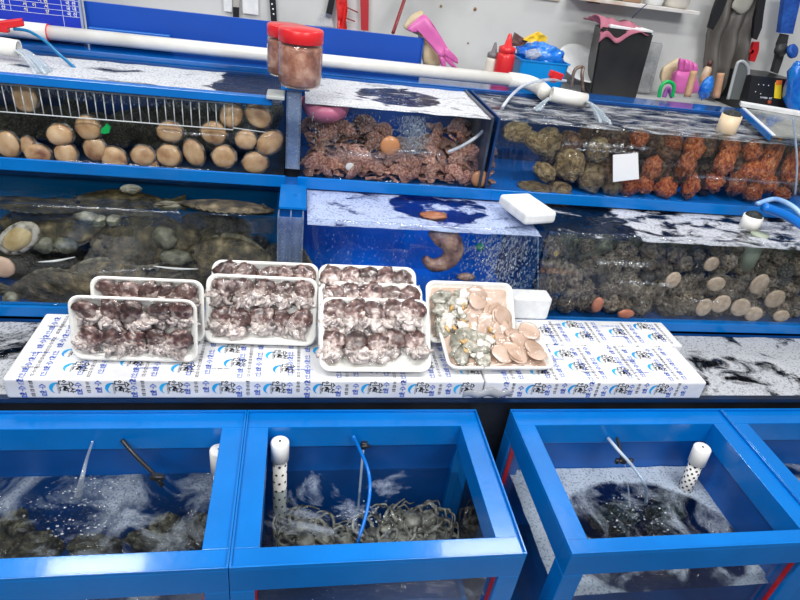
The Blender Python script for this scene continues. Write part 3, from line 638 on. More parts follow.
# ---------------------------------------------------------------- seafood in the tanks
FOOT = mat('abalone_foot', [(0.22, 0.08, 0.03), (0.52, 0.31, 0.15), (0.68, 0.47, 0.28)], scale=20, rough=0.4, coat=0.3, bump=0.15, bscale=120, dist=0.002, vary=0.12, stops=[0.25, 0.5, 0.72])
SHELLD = mat('abalone_shell', [(0.015, 0.012, 0.010), (0.10, 0.08, 0.06), (0.30, 0.28, 0.26)], scale=40, rough=0.5, bump=0.6, vary=0.3)
a = MB(); a.ball((0, 0, 0), 1, (0.043, 0.036, 0.013), sub=3, amp=0.07, freq=1.5)
b = MB(); b.ball((0, 0, -0.007), 1, (0.048, 0.041, 0.016), sub=3, amp=0.10, freq=3)
T = thing('abalone', 'x', 'abalone', (0, 0, 0), 'abalones stuck to the upper left tank glass'); a.build('foot', FOOT, T); b.build('shell', SHELLD, T)
AB = Proto(T)
ABL = [(8, 146, 12, 13, 0, 'abalone foot at the far left edge of the upper tank, cut by the frame'),
 (28, 147, 9, 9, 5, 'half hidden abalone between the leftmost one and its low neighbour'),
 (38, 155, 14, 9.5, 0, 'wide low abalone on the upper tank floor, second from the left end'),
 (60, 136, 14, 10.5, 15, 'broad pale abalone left of the one beside the green clip'),
 (66, 155, 12, 11, -10, 'pinkish round abalone on the floor straight under the broad pale one'),
 (88, 129, 13, 12, 25, 'abalone just left of the small green clip'),
 (95, 150, 12, 12, 0, 'abalone with a bright glare streak, below the one beside the green clip'),
 (114, 159, 14, 10.5, -15, 'brown edged abalone on the floor right of the glare streaked one'),
 (143, 157, 13, 10, 5, 'abalone on the tank floor under the left end of the long glare'),
 (170, 133, 14, 10, 0, 'pale abalone crossed by the long white glare'),
 (169, 157, 13, 11, -5, 'rounded abalone on the floor directly under the glare crossed one'),
 (152, 161, 8, 9, 0, 'narrow abalone wedged between two floor abalones under the glare'),
 (194, 154, 11, 13, 20, 'tall dark tipped abalone standing on the tank floor'),
 (214, 134, 14, 11, 0, 'abalone at the right tip of the long glare'),
 (224, 158, 13, 11, 10, 'orange brown rimmed abalone on the floor, third from the right corner'),
 (231.5, 117, 12, 12, -35, 'upper abalone crossed by the thin end wire of the grille'),
 (258.5, 117, 12, 13, 60, 'highest abalone at the right, just under the blue rim end'),
 (246, 141, 12, 9.5, 0, 'small oval abalone in the middle of the right hand cluster'),
 (270, 144, 12, 14, -50, 'bright orange abalone nearest the acrylic pillar'),
 (255.5, 164, 14, 10.5, 12, 'yellow abalone on the floor at the right corner'),
 (25, 99, 13, 14, 0, 'single abalone high behind the grille bars at the left')]
for i, (px, py, rx_, ry_, an, lb) in enumerate(ABL):
    Yp = 2.046 + (0.012 if i in (1, 11) else 0) + (0.02 if py < 100 else 0)
    p = W(px, py - 1.0, Y=Yp); k = mpp(p)
    AB.put(p, (Matrix.Rotation(R(84), 3, 'X') @ Matrix.Rotation(R(an), 3, 'Z')).to_euler(), (rx_ * k * .90 / 0.043, ry_ * k * 1.0 / 0.036, 1.0), label=lb)
m = MB(); m.prism([W(x, y, Y=2.02) for x, y in ((101, 129), (104, 127), (106, 124), (110, 128), (109, 133), (104, 134), (101, 133))], (0, 0.012, 0)); p = W(105, 134, Y=2.02)
tag(m.build('green_clip', mat('green_plastic', (0.0, 0.42, 0.09), rough=0.4), loc=p), 'small bright green clip among the abalones', 'clip')

def rock_mesh(seed, amp=0.35, freq=2.5, knobs=0, kr=0.2, sub=3, kn='round', stretch=(1, 1, 1)):
    q = MB(); rn = random.Random(seed); q.ball((0, 0, 0), 1, stretch, sub=sub, amp=amp, freq=freq, seed=seed * 3.1)
    for i in range(knobs):
        v = Vector((rn.gauss(0, 1), rn.gauss(0, 1), rn.gauss(0, 1))).normalized(); v = Vector((v.x * stretch[0], v.y * stretch[1], v.z * stretch[2]))
        if kn == 'round': q.ball(v * 0.9, kr * rn.uniform(.6, 1.2), sub=1, amp=0.3, seed=i)
        else: q.cyl(v * 0.75, v * (1.15 + 0.2 * rn.random()), kr, 0.02, seg=5, caps=False)
    return q
def solo(name, mb, m, cat):
    o = mb.build(name, m, loc=(0, 0, 0)); tag(o, 'x', cat); return Proto(o)
MURK = mat('murky_stone', [(0.012, 0.012, 0.008), (0.05, 0.048, 0.032), (0.11, 0.10, 0.07), (0.26, 0.25, 0.19)], scale=7, rough=0.5, bump=0.8, bscale=30, dist=0.02, vary=0.3, stops=[0.3, 0.45, 0.58, 0.75])
SHG = mat('rough_shell', [(0.03, 0.022, 0.016), (0.20, 0.155, 0.11), (0.46, 0.38, 0.29), (0.88, 0.80, 0.68)], scale=4.2, rough=0.4, bump=1.0, bscale=12, dist=0.03, vary=0.45, stops=[0.28, 0.45, 0.6, 0.75], coat=0.3)
SHB = mat('pale_brown_shell', [(0.05, 0.035, 0.025), (0.28, 0.21, 0.15), (0.50, 0.42, 0.33), (0.70, 0.64, 0.55)], scale=2.4, rough=0.4, bump=1.0, bscale=10, dist=0.04, vary=0.4, coat=0.3)
SHK = mat('dark_shell', [(0.02, 0.02, 0.02), (0.10, 0.10, 0.095), (0.30, 0.29, 0.27)], scale=5, rough=0.4, bump=1.0, bscale=12, dist=0.03, vary=0.45, coat=0.3)
SCM = mat('scallop_shell', [(0.12, 0.035, 0.028), (0.30, 0.12, 0.09), (0.48, 0.26, 0.19), (0.66, 0.47, 0.37)], scale=6, rough=0.4, bump=0.5, bscale=14, dist=0.05, vary=0.5, coat=0.3, stops=[0.3, 0.43, 0.56, 0.72])
ORS = mat('orange_squirt', [(0.12, 0.015, 0.008), (0.45, 0.08, 0.02), (0.74, 0.22, 0.06), (0.88, 0.48, 0.22)], scale=3.6, rough=0.35, bump=0.8, bscale=8, dist=0.05, vary=0.3, coat=0.4, stops=[0.28, 0.42, 0.58, 0.75])
BRS = mat('brown_squirt', [(0.035, 0.016, 0.010), (0.17, 0.075, 0.04), (0.36, 0.22, 0.12)], scale=2.5, rough=0.4, bump=0.8, bscale=9, dist=0.05, vary=0.4, coat=0.3)
YLS = mat('tan_squirt', [(0.12, 0.075, 0.03), (0.40, 0.27, 0.12), (0.68, 0.52, 0.28)], scale=2.5, rough=0.4, bump=0.8, bscale=9, dist=0.05, vary=0.3, coat=0.3)

# scallops
def scallop_mesh():
    q = MB()
    def valve(sg):
        def f(u, v):
            a = R(-118 + 236 * u); r = v; rb = 1 + 0.035 * math.cos(a * 26) * v
            r2 = r * rb * (1.0 if abs(a) < R(95) else 1.0 - (abs(a) - R(95)) * 0.55)
            return (r2 * math.sin(a), r2 * math.cos(a) + 0.12, sg * 0.30 * (1 - r ** 2.2) * (1 + 0.08 * math.cos(a * 26)))
        q.grid(f, 60, 5, 0)
    valve(1); valve(-1); q.obox((0, -0.36, 0), (0.8, 0.22, 0.08), bev=0.02)
    return q
SCP = solo('scallop', scallop_mesh(), SCM, 'scallop')
rn = random.Random(5); cnt = 0
for (row, ypx, n, Yd) in ((0, 182, 13, 2.05), (1, 172, 12, 2.06), (2, 163, 13, 2.085), (3, 153, 12, 2.10), (4, 143, 12, 2.14), (5, 135, 13, 2.16), (6, 129, 11, 2.22), (7, 160, 13, 2.18), (8, 148, 13, 2.22), (9, 172, 13, 2.17)):
    for k in range(n):
        x = 306 + (k + 0.5) * 184 / n + rn.uniform(-4, 4); y = ypx + rn.uniform(-3, 3) + (x - 400) * 0.035
        if row in (5, 6) and 385 < x < 432: continue
        if row == 0: y = min(y, 181 + (x - 306) * 0.045)
        p = W(x, y, Y=Yd + rn.uniform(-.01, .02)); s = rn.uniform(9.5, 14.0) * mpp(p)
        if p.z < 0.972 + s * .6: p.z = 0.972 + s * 0.6
        SCP.put(p, (rn.choice((rn.uniform(60, 120), rn.uniform(0, 50))) * math.pi / 180, rn.uniform(-.6, .6), rn.uniform(-3.1, 3.1) * .3), s, label='ribbed pinkish brown scallop in the pile filling the upper middle tank', group='scallops piled in the upper middle tank')
RND = mat('smooth_orange_shell', [(0.50, 0.16, 0.05), (0.68, 0.32, 0.14)], scale=3, rough=0.35, coat=0.3, bump=0.1)
for (px, py, r_, m_, lb) in ((390, 146, 10, RND, 'round orange shell at the foot of the white bubble column'), (480, 179, 9, RND, 'round orange shell in the bottom right corner of the scallop tank'), (350, 167, 4.5, FOAMW, 'small white scallop shell low in the scallop pile')):
    p = W(px, py, Y=2.03); q = MB(); q.ball((0, 0, 0), r_ * mpp(p), (1, 0.35, 1), (0, 0.3, 0), sub=3, amp=0.06, seed=px); o = q.build('round_shell', m_, loc=(0, 0, 0)); o.location = p; tag(o, lb, 'shell')

# sea squirts
OSP = [solo('sea_squirt', rock_mesh(s, 0.42, 3.0, 44, 0.15), ORS, 'sea squirt') for s in (1, 2)]
BSP = [solo('sea_squirt', rock_mesh(s, 0.4, 2.8, 34, 0.15), BRS, 'sea squirt') for s in (3,)]
TSP = [solo('sea_squirt', rock_mesh(s, 0.3, 2.5, 30, 0.13), YLS, 'sea squirt') for s in (4,)]
OR = [(665, 187, 10, 10, 'orange sea squirt on the tank floor, straight right of and below the paper note'), (690, 186, 13, 11, 'wide orange sea squirt on the floor, next right after the small floor one'),
 (686, 165, 19, 13, 'largest light orange sea squirt, mid tank right of the paper note'), (725, 161, 13, 13, 'bright orange sea squirt above the white cup pump'), (736, 184, 9, 11, 'pale orange sea squirt just left above the white cup'),
 (751, 192, 9, 8, 'orange sea squirt directly above the black mouth of the lower cup'), (773, 150, 15, 24, 'tall deep orange sea squirt near the right end of the tank'), (781, 194, 9, 6, 'flat orange sea squirt lowest at the right end'),
 (750, 170, 11, 9, 'orange sea squirt between the tall one and the bright one'), (643, 184, 9, 9, 'reddish sea squirt on the floor under the paper note'), (628, 187, 7, 8, 'small red sea squirt at the lower left of the paper note'),
 (652, 168, 10, 11, 'pink orange sea squirt touching the right side of the paper note'), (676, 133, 8, 8, 'orange tip of a sea squirt just under the foam line, right of the glare'), (697, 138, 10, 13, 'dark red sea squirt high up beside the water line'),
 (762, 128, 14, 10, 'orange sea squirt at the water line under the slanting glass lid'), (714, 182, 9, 9, 'brownish orange sea squirt low between two bright ones'), (768, 184, 8, 8, 'red sea squirt tucked under the tall deep orange one'), (640, 135, 9, 8, 'red brown sea squirt above the paper note'), (735, 135, 9, 8, 'orange brown sea squirt by the upper cup'), (797, 160, 10, 20, 'dark red sea squirt cut by the right edge')]
for i, (px, py, rx_, rz_, lb) in enumerate(OR):
    p = W(px, py, Y=2.065 + (0.01 if py > 150 else 0.03)); k = mpp(p); p.z = min(p.z, 1.225 - rz_ * k)
    OSP[i % 2].put(p, (0, 0, random.uniform(-3, 3)), ((rx_ + 1) * k * 0.95, 0.035, (rz_ + 1) * k * 1.0), label=lb)
TN = [(517, 132, 20, 10, 'tan sea squirt at the top left corner of the right upper tank'), (535, 142, 18, 8, 'long pale tan sea squirt slanting below the corner one'), (548, 142, 17, 14, 'bushy tan sea squirt left of the glare'), (545, 172, 14, 8, 'tan sea squirt slanting over the pale blue floor'),
 (535, 188, 18, 6, 'flat tan sea squirt lying on the tank floor at the left'), (570, 165, 16, 15, 'murky tan sea squirt in mid tank'), (592, 178, 15, 14, 'tan sea squirt low left of the paper note'), (598, 150, 14, 12, 'tan sea squirt above and left of the paper note'), (560, 190, 13, 8, 'small tan sea squirt on the floor in front of the murky one'), (612, 186, 12, 9, 'tan sea squirt under the left edge of the paper note')]
for i, (px, py, rx_, rz_, lb) in enumerate(TN):
    p = W(px, py, Y=2.07); k = mpp(p)
    TSP[0].put(p, (0, R(25) if i in (1, 3) else 0, random.uniform(-.5, .5)), (rx_ * k * 0.95, 0.035, rz_ * k * 1.05), label=lb)
rn = random.Random(21)
for k in range(84):
    x = rn.uniform(545, 799); y = rn.uniform(126, 196) + (x - 650) * 0.02; Yp = rn.uniform(2.12, 2.24)
    p = W(x, y, Y=Yp); s = rn.uniform(0.035, 0.055)
    if p.z < 0.975 + s * 1.1: p.z = 0.975 + s * 1.1
    if p.z > 1.21 - s: p.z = 1.21 - s
    BSP[0].put(p, (rn.uniform(-3, 3), rn.uniform(-1, 1), rn.uniform(-3, 3)), s, label='dim brown sea squirt in the mass behind the bright orange ones', group='brown sea squirts behind the orange ones')
m = MB(); m.prism([W(x, y, Y=1.988) for x, y in ((613, 155), (638, 153), (639, 179), (613, 182))], (0, 0.0015, 0)); tag(m.build('paper_note', mat('paper', (0.80, 0.81, 0.82), rough=0.6), loc=W(626, 182, Y=1.988)), 'blank white paper note stuck on the upper right tank glass', 'note')

# rough shells of the lower right tank
SP1 = solo('turban_shell', rock_mesh(31, 0.35, 2.6, 26, 0.17, kn='spike', stretch=(1, 1, 1.15)), SHG, 'shell')
SP2 = solo('turban_shell', rock_mesh(32, 0.4, 2.8, 30, 0.17), SHB, 'shell')
SP3 = solo('turban_shell', rock_mesh(33, 0.35, 2.2, 18, 0.15, kn='spike'), SHK, 'shell')
rn = random.Random(77)
for row in range(6):
    for k in range(19):
        x = 548 + k * 13.8 + rn.uniform(-6, 6); y = 250 + row * 12.5 + rn.uniform(-5, 5) + (x - 600) * 0.02; Yp = 1.69 + 0.012 * (5 - row) + rn.uniform(0, .02)
        if y < 262 and x < 640 and x > 575 and rn.random() < 0.5: continue
        p = W(x, y, Y=Yp); s = rn.uniform(0.022, 0.038)
        if p.z < 0.662 + s: p.z = 0.662 + s
        (SP1, SP2, SP3)[rn.choice((0, 0, 1, 1, 1, 2))].put(p, (rn.uniform(-3, 3), rn.uniform(-1.5, 1.5), rn.uniform(-3, 3)), s, label='rough knobbly grey brown shell in the heap filling the lower right tank', group='rough shells heaped in the lower right tank')
MSP = solo('mossy_rock', rock_mesh(41, 0.3, 1.8), mat('green_grey', [(0.02, 0.022, 0.014), (0.08, 0.085, 0.06), (0.18, 0.19, 0.14)], scale=2.5, rough=0.5, bump=0.5, bscale=8, vary=0.3), 'rock')
for k in range(13):
    p = W(565 + k * 18.5, 246 + (k % 2) * 5 + k * 0.6, Y=1.82); MSP.put(p, (k, k * 2, k), (0.05, 0.04, 0.055), label='smooth green grey lump in the row behind the shell heap', group='green grey lumps behind the shell heap')
DISC = mat('cut_shell_face', [(0.33, 0.24, 0.17), (0.52, 0.41, 0.31)], scale=2, rough=0.4, bump=0.1, vary=0.15)
PINKD = mat('orange_foot', [(0.50, 0.16, 0.09), (0.66, 0.27, 0.17)], scale=20, rough=0.4)
q = MB(); q.lathe([(0.0, 0.0), (0.8, -0.02), (1.0, -0.12), (1.08, -0.45), (0.75, -0.9)], seg=18, axis=(0, -1, 0), caps=False)
DSP = solo('trimmed_abalone', q, DISC, 'abalone')
DL = [(712.5, 265, 7, 7, 'round trimmed abalone face, highest of the pale discs'), (704.7, 308.5, 7, 9, 'leftmost of the pale discs in the bottom row'), (722, 305, 9, 9, 'large pale disc second from left in the bottom row'), (741, 308.5, 8, 9, 'pinkish pale disc in the middle of the bottom row'),
 (754, 315, 7.5, 7.5, 'low round pale disc resting on the beam, right of the pinkish one'), (782, 317, 7, 6, 'small yellowish disc at the right end of the bottom row'), (760.5, 285, 9, 10, 'biggest pale disc, alone above the bottom row'), (776, 300, 9, 9, 'mottled pale disc between the biggest and the right end'), (717, 285, 8, 7, 'lumpy pale disc under the highest one'), (674, 281, 7, 8, 'pale disc furthest left, in the shell heap')]
for (px, py, rx_, rz_, lb) in DL:
    p = W(px, py, Y=1.645); k = mpp(p); DSP.put(p, (0, 0, random.uniform(-.25, .25)), (rx_ * k * 1.12, 0.018, rz_ * k * 1.08), label=lb)
for (px, py, rx_, rz_, lb) in ((597.5, 305, 6, 8, 'upright orange shellfish foot pressed to the lower right glass'), (626, 314, 9, 5, 'flat orange shellfish foot on the floor of the lower right tank')):
    p = W(px, py, Y=1.640); k = mpp(p); q = MB(); q.ball((0, 0, 0), 1, (rx_ * k, 0.010, rz_ * k * 1.1), sub=3, amp=0.12, seed=px); o = q.build('shellfish_foot', PINKD, loc=(0, 0, 0)); o.location = p; tag(o, lb, 'shellfish')
p = W(556, 254, Y=1.645); q = MB(); q.tube([Vector((math.cos(a) * (0.010 - a * 0.0009), -a * 0.0005, math.sin(a) * (0.010 - a * 0.0009))) for a in [i * 0.5 for i in range(19)]], 0.0035, 6, n=1); o = q.build('coiled_snail', mat('snail_yellow', [(0.30, 0.20, 0.06), (0.55, 0.42, 0.16)], scale=60, rough=0.4), loc=(0, 0, 0)); o.location = p; tag(o, 'small yellow coiled snail at the left of the shell heap', 'snail')
def drilled_pipe(mb_pipe, mb_hole, p0, p1, r, nrow, ncol, hr, a0=-2.6, a1=-0.4):
    ax = (Vector(p1) - Vector(p0)); L_ = ax.length; q = ax.to_track_quat('Z', 'Y'); mb_pipe.cyl(p0, p1, r, seg=24)
    for i in range(nrow):
        for j in range(ncol):
            a = a0 + (a1 - a0) * (j + 0.5 * (i % 2)) / ncol; z = L_ * (i + 0.5) / nrow
            d = q @ Vector((math.cos(a), math.sin(a), 0)); b_ = Vector(p0) + (q @ Vector((0, 0, z)))
            mb_hole.cyl(b_ + d * (r - 0.002), b_ + d * (r + 0.0008), hr, seg=8)
T = thing('drilled_pipe', 'pale green pipe with drilled holes standing submerged among the rough shells', 'pipe', W(744, 265, Y=1.74))
a, b = MB(), MB(); p = W(744, 268, Y=1.74); drilled_pipe(a, b, p, (p.x, p.y, 0.985), 0.030, 4, 4, 0.004, -2.9, -0.2); a.build('pipe', mat('algae_pvc', [(0.22, 0.26, 0.19), (0.38, 0.42, 0.34)], scale=7, rough=0.5), T); b.build('hole', PVCH, T)
def cup(label, cx, cy, z0, h, r, Yc, tint):
    T = thing('overflow_cup', label, 'pipe', (cx, Yc, z0)); a = MB(); a.pipe((cx, Yc, z0), (cx, Yc, z0 + h), r, r * 0.86); a.build('sleeve', tint, T)
    b = MB(); b.ball((cx, Yc, z0 + h - 0.004), r * 0.84, (1, 1, 0.75), sub=3, amp=0.2, freq=4); b.build('black_filter', mat('filter_black', [(0.006, 0.008, 0.008), (0.03, 0.04, 0.035)], scale=60, rough=0.6, bump=0.6), T)
p = W(751, 222, Y=1.80); cup('white overflow cup with black filter in the foam of the lower right tank', p.x, 0, 0.975, 0.052, 0.034, 1.80, mat('cup_white', [(0.62, 0.60, 0.56), (0.78, 0.77, 0.74)], scale=8, rough=0.4))
p = W(731, 118, Y=2.14); cup('yellowed overflow cup with black filter in the upper right tank', p.x, 0, 1.222, 0.082, 0.038, 2.14, mat('cup_cream', [(0.72, 0.50, 0.28), (0.72, 0.64, 0.52)], scale=7, rough=0.4))
T = MB(); T.tube([W(757, 204, Y=1.82), W(775, 199, Y=1.85), W(792, 206, Y=1.84), W(803, 216, Y=1.80)], 0.009, 8); tag(T.build('blue_hose', mat('pale_blue_hose', [(0.05, 0.2, 0.65), (0.35, 0.55, 0.8)], scale=12, rough=0.25), loc=W(757, 204, Y=1.82)), 'glossy pale blue hose curling from the lower cup to the right edge', 'hose')
T = MB(); T.tube([W(764, 207, Y=1.78), W(785, 215, Y=1.78), W(803, 226, Y=1.76)], 0.016, 8); tag(T.build('blue_hose', HOSEB, loc=W(764, 207, Y=1.78)), 'thick deep blue hose under the pale one at the right edge', 'hose')

# lower middle tank
SEA = mat('pink_brown_skin', [(0.10, 0.05, 0.055), (0.26, 0.15, 0.13), (0.42, 0.27, 0.2)], scale=28, rough=0.35, bump=0.4, coat=0.3)
m = MB(); m.tube([W(x, y, Y=1.67) for x, y in ((433, 240), (440, 236), (450, 241), (453, 252), (446, 262), (433, 265), (424, 258))], [0.026, 0.036, 0.038, 0.034, 0.028, 0.023, 0.012], 12); tag(m.build('sea_cucumber', SEA, loc=W(440, 266, Y=1.67)), 'pinkish brown curled creature against the bright blue lower tank glass', 'sea creature')
m = MB(); m.ball(W(434, 216, Y=1.75), 0.035, (1.3, 0.8, 0.35), sub=3, amp=0.3, seed=4); tag(m.build('sea_cucumber', mat('rusty_skin', [(0.22, 0.07, 0.03), (0.40, 0.16, 0.08)], scale=20, rough=0.4), loc=W(434, 216, Y=1.75)), 'rusty brown creature floating in the foam above the curled one', 'sea creature')
m = MB(); m.ball(W(480, 247, Y=1.74), 0.016, (1, .7, 1), sub=2, amp=0.3); tag(m.build('green_weed', mat('green_weed', (0.0, 0.30, 0.16), rough=0.5), loc=W(480, 252, Y=1.74)), 'small green scrap in the bubbles of the blue tank', 'weed')
m = MB(); m.ball(W(466, 277, Y=1.68), 0.02, (1.6, .7, .8), sub=2, amp=0.3); tag(m.build('brown_shell', SEA, loc=W(466, 282, Y=1.68)), 'dull brown shell low in the blue tank above the slice pack', 'shell')
def bubbles(label, n, fn, r0, r1, seed):
    rn = random.Random(seed); q = MB()
    for i in range(n): q.ball(fn(rn), rn.uniform(r0, r1), (1, 1, rn.uniform(1, 3.4)), sub=1)
    o = q.build('bubbles', BUB); tag(o, label, 'bubbles', kind='stuff')
bubbles('curtain of falling bubbles in the blue lower tank beside the foam block', 1500, lambda r: W(min(538, r.gauss(505, 24)), 231 + (r.random() ** 1.3) * 84, Y=1.66 + r.random() * 0.05), 0.0012, 0.0030, 3)
bubbles('sparse bubbles drifting across the blue lower tank', 420, lambda r: W(r.uniform(315, 500), 230 + r.random() * 80, Y=1.65 + r.random() * 0.1), 0.0008, 0.0018, 4)
bubbles('white column of bubbles rising through the scallop tank', 2200, lambda r: W(r.gauss(412, 8), 116 + r.random() * 38, Y=2.03 + r.random() * 0.04), 0.0006, 0.0016, 5)
bubbles('fine bubbles among the scallops', 350, lambda r: W(r.uniform(308, 380), 112 + r.random() * 46, Y=2.02 + r.random() * 0.02), 0.0008, 0.0016, 6)
bubbles('dense bubbles under the rim of the abalone tank', 2600, lambda r: W(r.uniform(2, 270), 0, Y=2.06) * 0 + Vector((r.uniform(-1.0, -0.1), 2.06 + r.random() * .05, 1.220 - r.random() ** 2 * 0.05)), 0.0008, 0.0022, 8)
m = MB(); c = W(325, 97, Y=2.10); m.lathe([(0.0, 0.0), (0.040, 0.002), (0.070, 0.022), (0.082, 0.060), (0.086, 0.062), (0.074, 0.020), (0.043, -0.002), (0.0, -0.004)], (c.x + 0.004, 2.10, 1.168), 28, caps=False)
tag(m.build('pink_basin', mat('pink_plastic', [(0.55, 0.13, 0.24), (0.68, 0.20, 0.32)], scale=4, rough=0.35), loc=(c.x, 2.10, 1.168)), 'pink plastic basin floating in the corner of the scallop tank', 'basin')

# lower left tank: flatfish, clams, rocks in murk
FISH = mat('flatfish_skin', [(0.006, 0.005, 0.003), (0.035, 0.027, 0.014), (0.11, 0.085, 0.045), (0.26, 0.21, 0.13)], scale=34, rough=0.55, bump=0.6, vary=0.3, stops=[0.3, 0.45, 0.6, 0.75])
FINM = mat('flatfish_fin', [(0.02, 0.018, 0.012), (0.14, 0.12, 0.08)], scale=50, rough=0.5)
T = thing('flatfish', 'x', 'fish', (0, 0, 0), 'flatfish resting in the murky lower left tank')
def fish_body(u, v):
    x = -0.14 + 0.27 * u; hw = 0.068 * math.sin(math.pi * min(1, u * 1.02)) ** 0.7 * (1 - 0.25 * u) + 0.006; a = 2 * math.pi * v
    return (x, hw * math.cos(a), 0.016 * math.sin(a) * math.sin(math.pi * min(1, u * 0.98 + 0.02)) ** 0.6 + 0.002 * math.sin(a))
q = MB(); q.grid(fish_body, 26, 20); q.build('body', FISH, T)
for sg in (1, -1):
    q = MB(); q.grid(lambda u, v: (-0.11 + 0.22 * u, sg * ((0.064 * math.sin(math.pi * (0.1 + 0.86 * u)) ** 0.7 * (1 - 0.25 * u)) + v * 0.022 * math.sin(math.pi * (0.05 + 0.9 * u))), 0.002 * math.sin(u * 70) * v), 60, 3, 0.001); q.build('fin', FINM, T)
q = MB(); q.grid(lambda u, v: (0.125 + 0.055 * u, (v - 0.5) * (0.025 + 0.075 * u), 0.002 * math.sin(v * 30)), 6, 20, 0.002); q.build('tail', FINM, T)
q = MB(); q.ball((-0.115, 0.012, 0.012), 0.006, sub=2); q.ball((-0.105, -0.014, 0.012), 0.006, sub=2); q.build('eyes', PVCH, T)
FF = Proto(T)
for (px, py, Yp, rot, s, lb) in ((235, 262, 1.70, (R(60), 0, R(-12)), 1.15, 'big brown flatfish slanting near the acrylic pillar'), (262, 285, 1.68, (R(70), R(-35), 0), 1.0, 'dark flatfish leaning head up behind the second stack'),
   (225, 207, 1.80, (R(12), 0, R(175)), 1.1, 'flatfish lying near the surface by the acrylic pillar'), (120, 203, 1.86, (R(10), 0, R(10)), 1.1, 'pale brown flatfish just under the water of the lower left tank'), (30, 205, 1.84, (R(10), 0, R(170)), 1.1, 'flatfish near the surface at the left edge'),
   (110, 287, 1.67, (R(75), 0, R(5)), 1.2, 'long dark flatfish resting behind the leftmost tray'), (60, 292, 1.66, (R(80), R(5), R(170)), 1.2, 'dark flatfish along the floor near the left edge'), (150, 240, 1.76, (R(50), 0, R(15)), 1.2, 'murky flatfish in the middle of the lower left tank'), (60, 225, 1.80, (R(40), 0, 0), 1.2, 'olive flatfish behind the big tilted abalone'), (190, 285, 1.72, (R(65), R(10), 0), 1.1, 'brown flatfish hidden low between two trays')):
    FF.put(W(px, py, Y=Yp), rot, s, label=lb)
RK = solo('rock', rock_mesh(51, 0.35, 2.0), MURK, 'rock')
rn = random.Random(9)
for k in range(34):
    x = rn.uniform(-5, 272); y = rn.uniform(228, 300); 
    if 140 < x < 195 and y < 255: continue
    p = W(x, y, Y=rn.uniform(1.80, 1.92)); s = rn.uniform(0.04, 0.085)
    p.z = max(p.z, 0.662 + s * 0.9); RK.put(p, (rn.uniform(-3, 3),) * 3, (s * 1.25, s * .8, s * 0.85), label='dim olive brown rock in the murk of the lower left tank', group='rocks in the murky tank')
for k in range(30):
    x = -10 + k * 9.6 + rn.uniform(-6, 6); y = rn.uniform(112, 160); p = W(x, y, Y=rn.uniform(2.20, 2.30)); s = rn.uniform(0.045, 0.07)
    p.z = min(max(p.z, 0.974 + s * .9), 1.17 - s * .6)
    if p.x > -0.11: continue
    RK.put(p, (rn.uniform(-3, 3), rn.uniform(-3, 3), 0), (s * 1.3, s * .8, s * .85), label='dim green brown stone behind the abalones of the upper left tank', group='stones behind the abalones')
SHC = mat('pale_clam', [(0.035, 0.035, 0.025), (0.12, 0.12, 0.09), (0.26, 0.26, 0.2)], scale=30, rough=0.4, bump=0.3)
for (px, py, rx_, rz_, lb) in ((86, 218, 12, 6, 'grey clam near the surface left of the blue patch'), (100, 221, 7, 6, 'small grey clam touching the grey one near the surface'), (114, 221, 7, 6, 'third grey clam toward the blue patch'), (165, 238, 12, 12, 'round grey shell over the pale blue patch'), (176, 257, 15, 8, 'grey green turtle backed shell above the leftmost stack'), (12, 299, 8, 8, 'pale shell at the bottom left floor'), (45, 245, 10, 8, 'mottled crab like shell left of its twin'), (66, 245, 11, 8, 'mottled crab like shell beside the tilted abalone'), (131, 189, 10, 4, 'tan shell breaking the water beside the blue wall'), (168, 206, 14, 4, 'light brown shell at the water line')):
    p = W(px, py, Y=1.675 if py > 212 else 1.80); k = mpp(p); q = MB(); q.ball((0, 0, 0), 1, (rx_ * k, 0.025, rz_ * k), sub=3, amp=0.22, freq=2.4, seed=px); o = q.build('grey_shell', SHC, loc=(0, 0, 0)); o.location = p; tag(o, lb, 'shell')
for (a_, b_, lb) in (((38, 262), (75, 257), 'thin pale shell edge under the crab like shells'), ((153, 266), (198, 269), 'long thin white shell edge above the leftmost back tray')):
    p0, p1 = W(*a_, Y=1.655), W(*b_, Y=1.655); q = MB(); q.tube([p0, (p0 + p1) / 2 + Vector((0, 0, -0.004)), p1], [0.001, 0.004, 0.001], 6); tag(q.build('shell_edge', FOAMW, loc=p0), lb, 'shell')
T = thing('big_abalone', 'x', 'abalone', (0, 0, 0)); a = MB(); a.ball((0, 0, 0.002), 1, (0.040, 0.024, 0.010), sub=3, amp=0.1, freq=1.3); a.build('foot', mat('yellow_foot', [(0.34, 0.24, 0.10), (0.52, 0.42, 0.24)], scale=30, rough=0.4, bump=0.2), T)
b = MB(); b.ball((0, 0.0, -0.006), 1, (0.058, 0.034, 0.012), sub=3, amp=0.06); b.build('shell', mat('mottled_rim', [(0.03, 0.025, 0.02), (0.4, 0.36, 0.32), (0.5, 0.48, 0.45)], scale=70, rough=0.4), T)
BA = Proto(T); BA.put(W(18, 239, Y=1.655), (0, 0, 0), 1.18, label='tilted abalone with a mottled shell rim, at the left edge of the lower tank')
BA.r.rotation_euler = (Matrix.Rotation(R(84), 3, 'X') @ Matrix.Rotation(R(38), 3, 'Z')).to_euler()
q = MB(); p = W(2, 267, Y=1.65); k = mpp(p); q.ball((0, 0, 0), 1, (12 * k, 0.012, 12 * k), sub=3, amp=0.06); o = q.build('round_abalone', mat('pink_tan', [(0.45, 0.28, 0.2), (0.58, 0.40, 0.30)], scale=20, rough=0.4), loc=(0, 0, 0)); o.location = p; tag(o, 'pinkish round abalone foot cut by the left edge, below the tilted abalone', 'abalone')

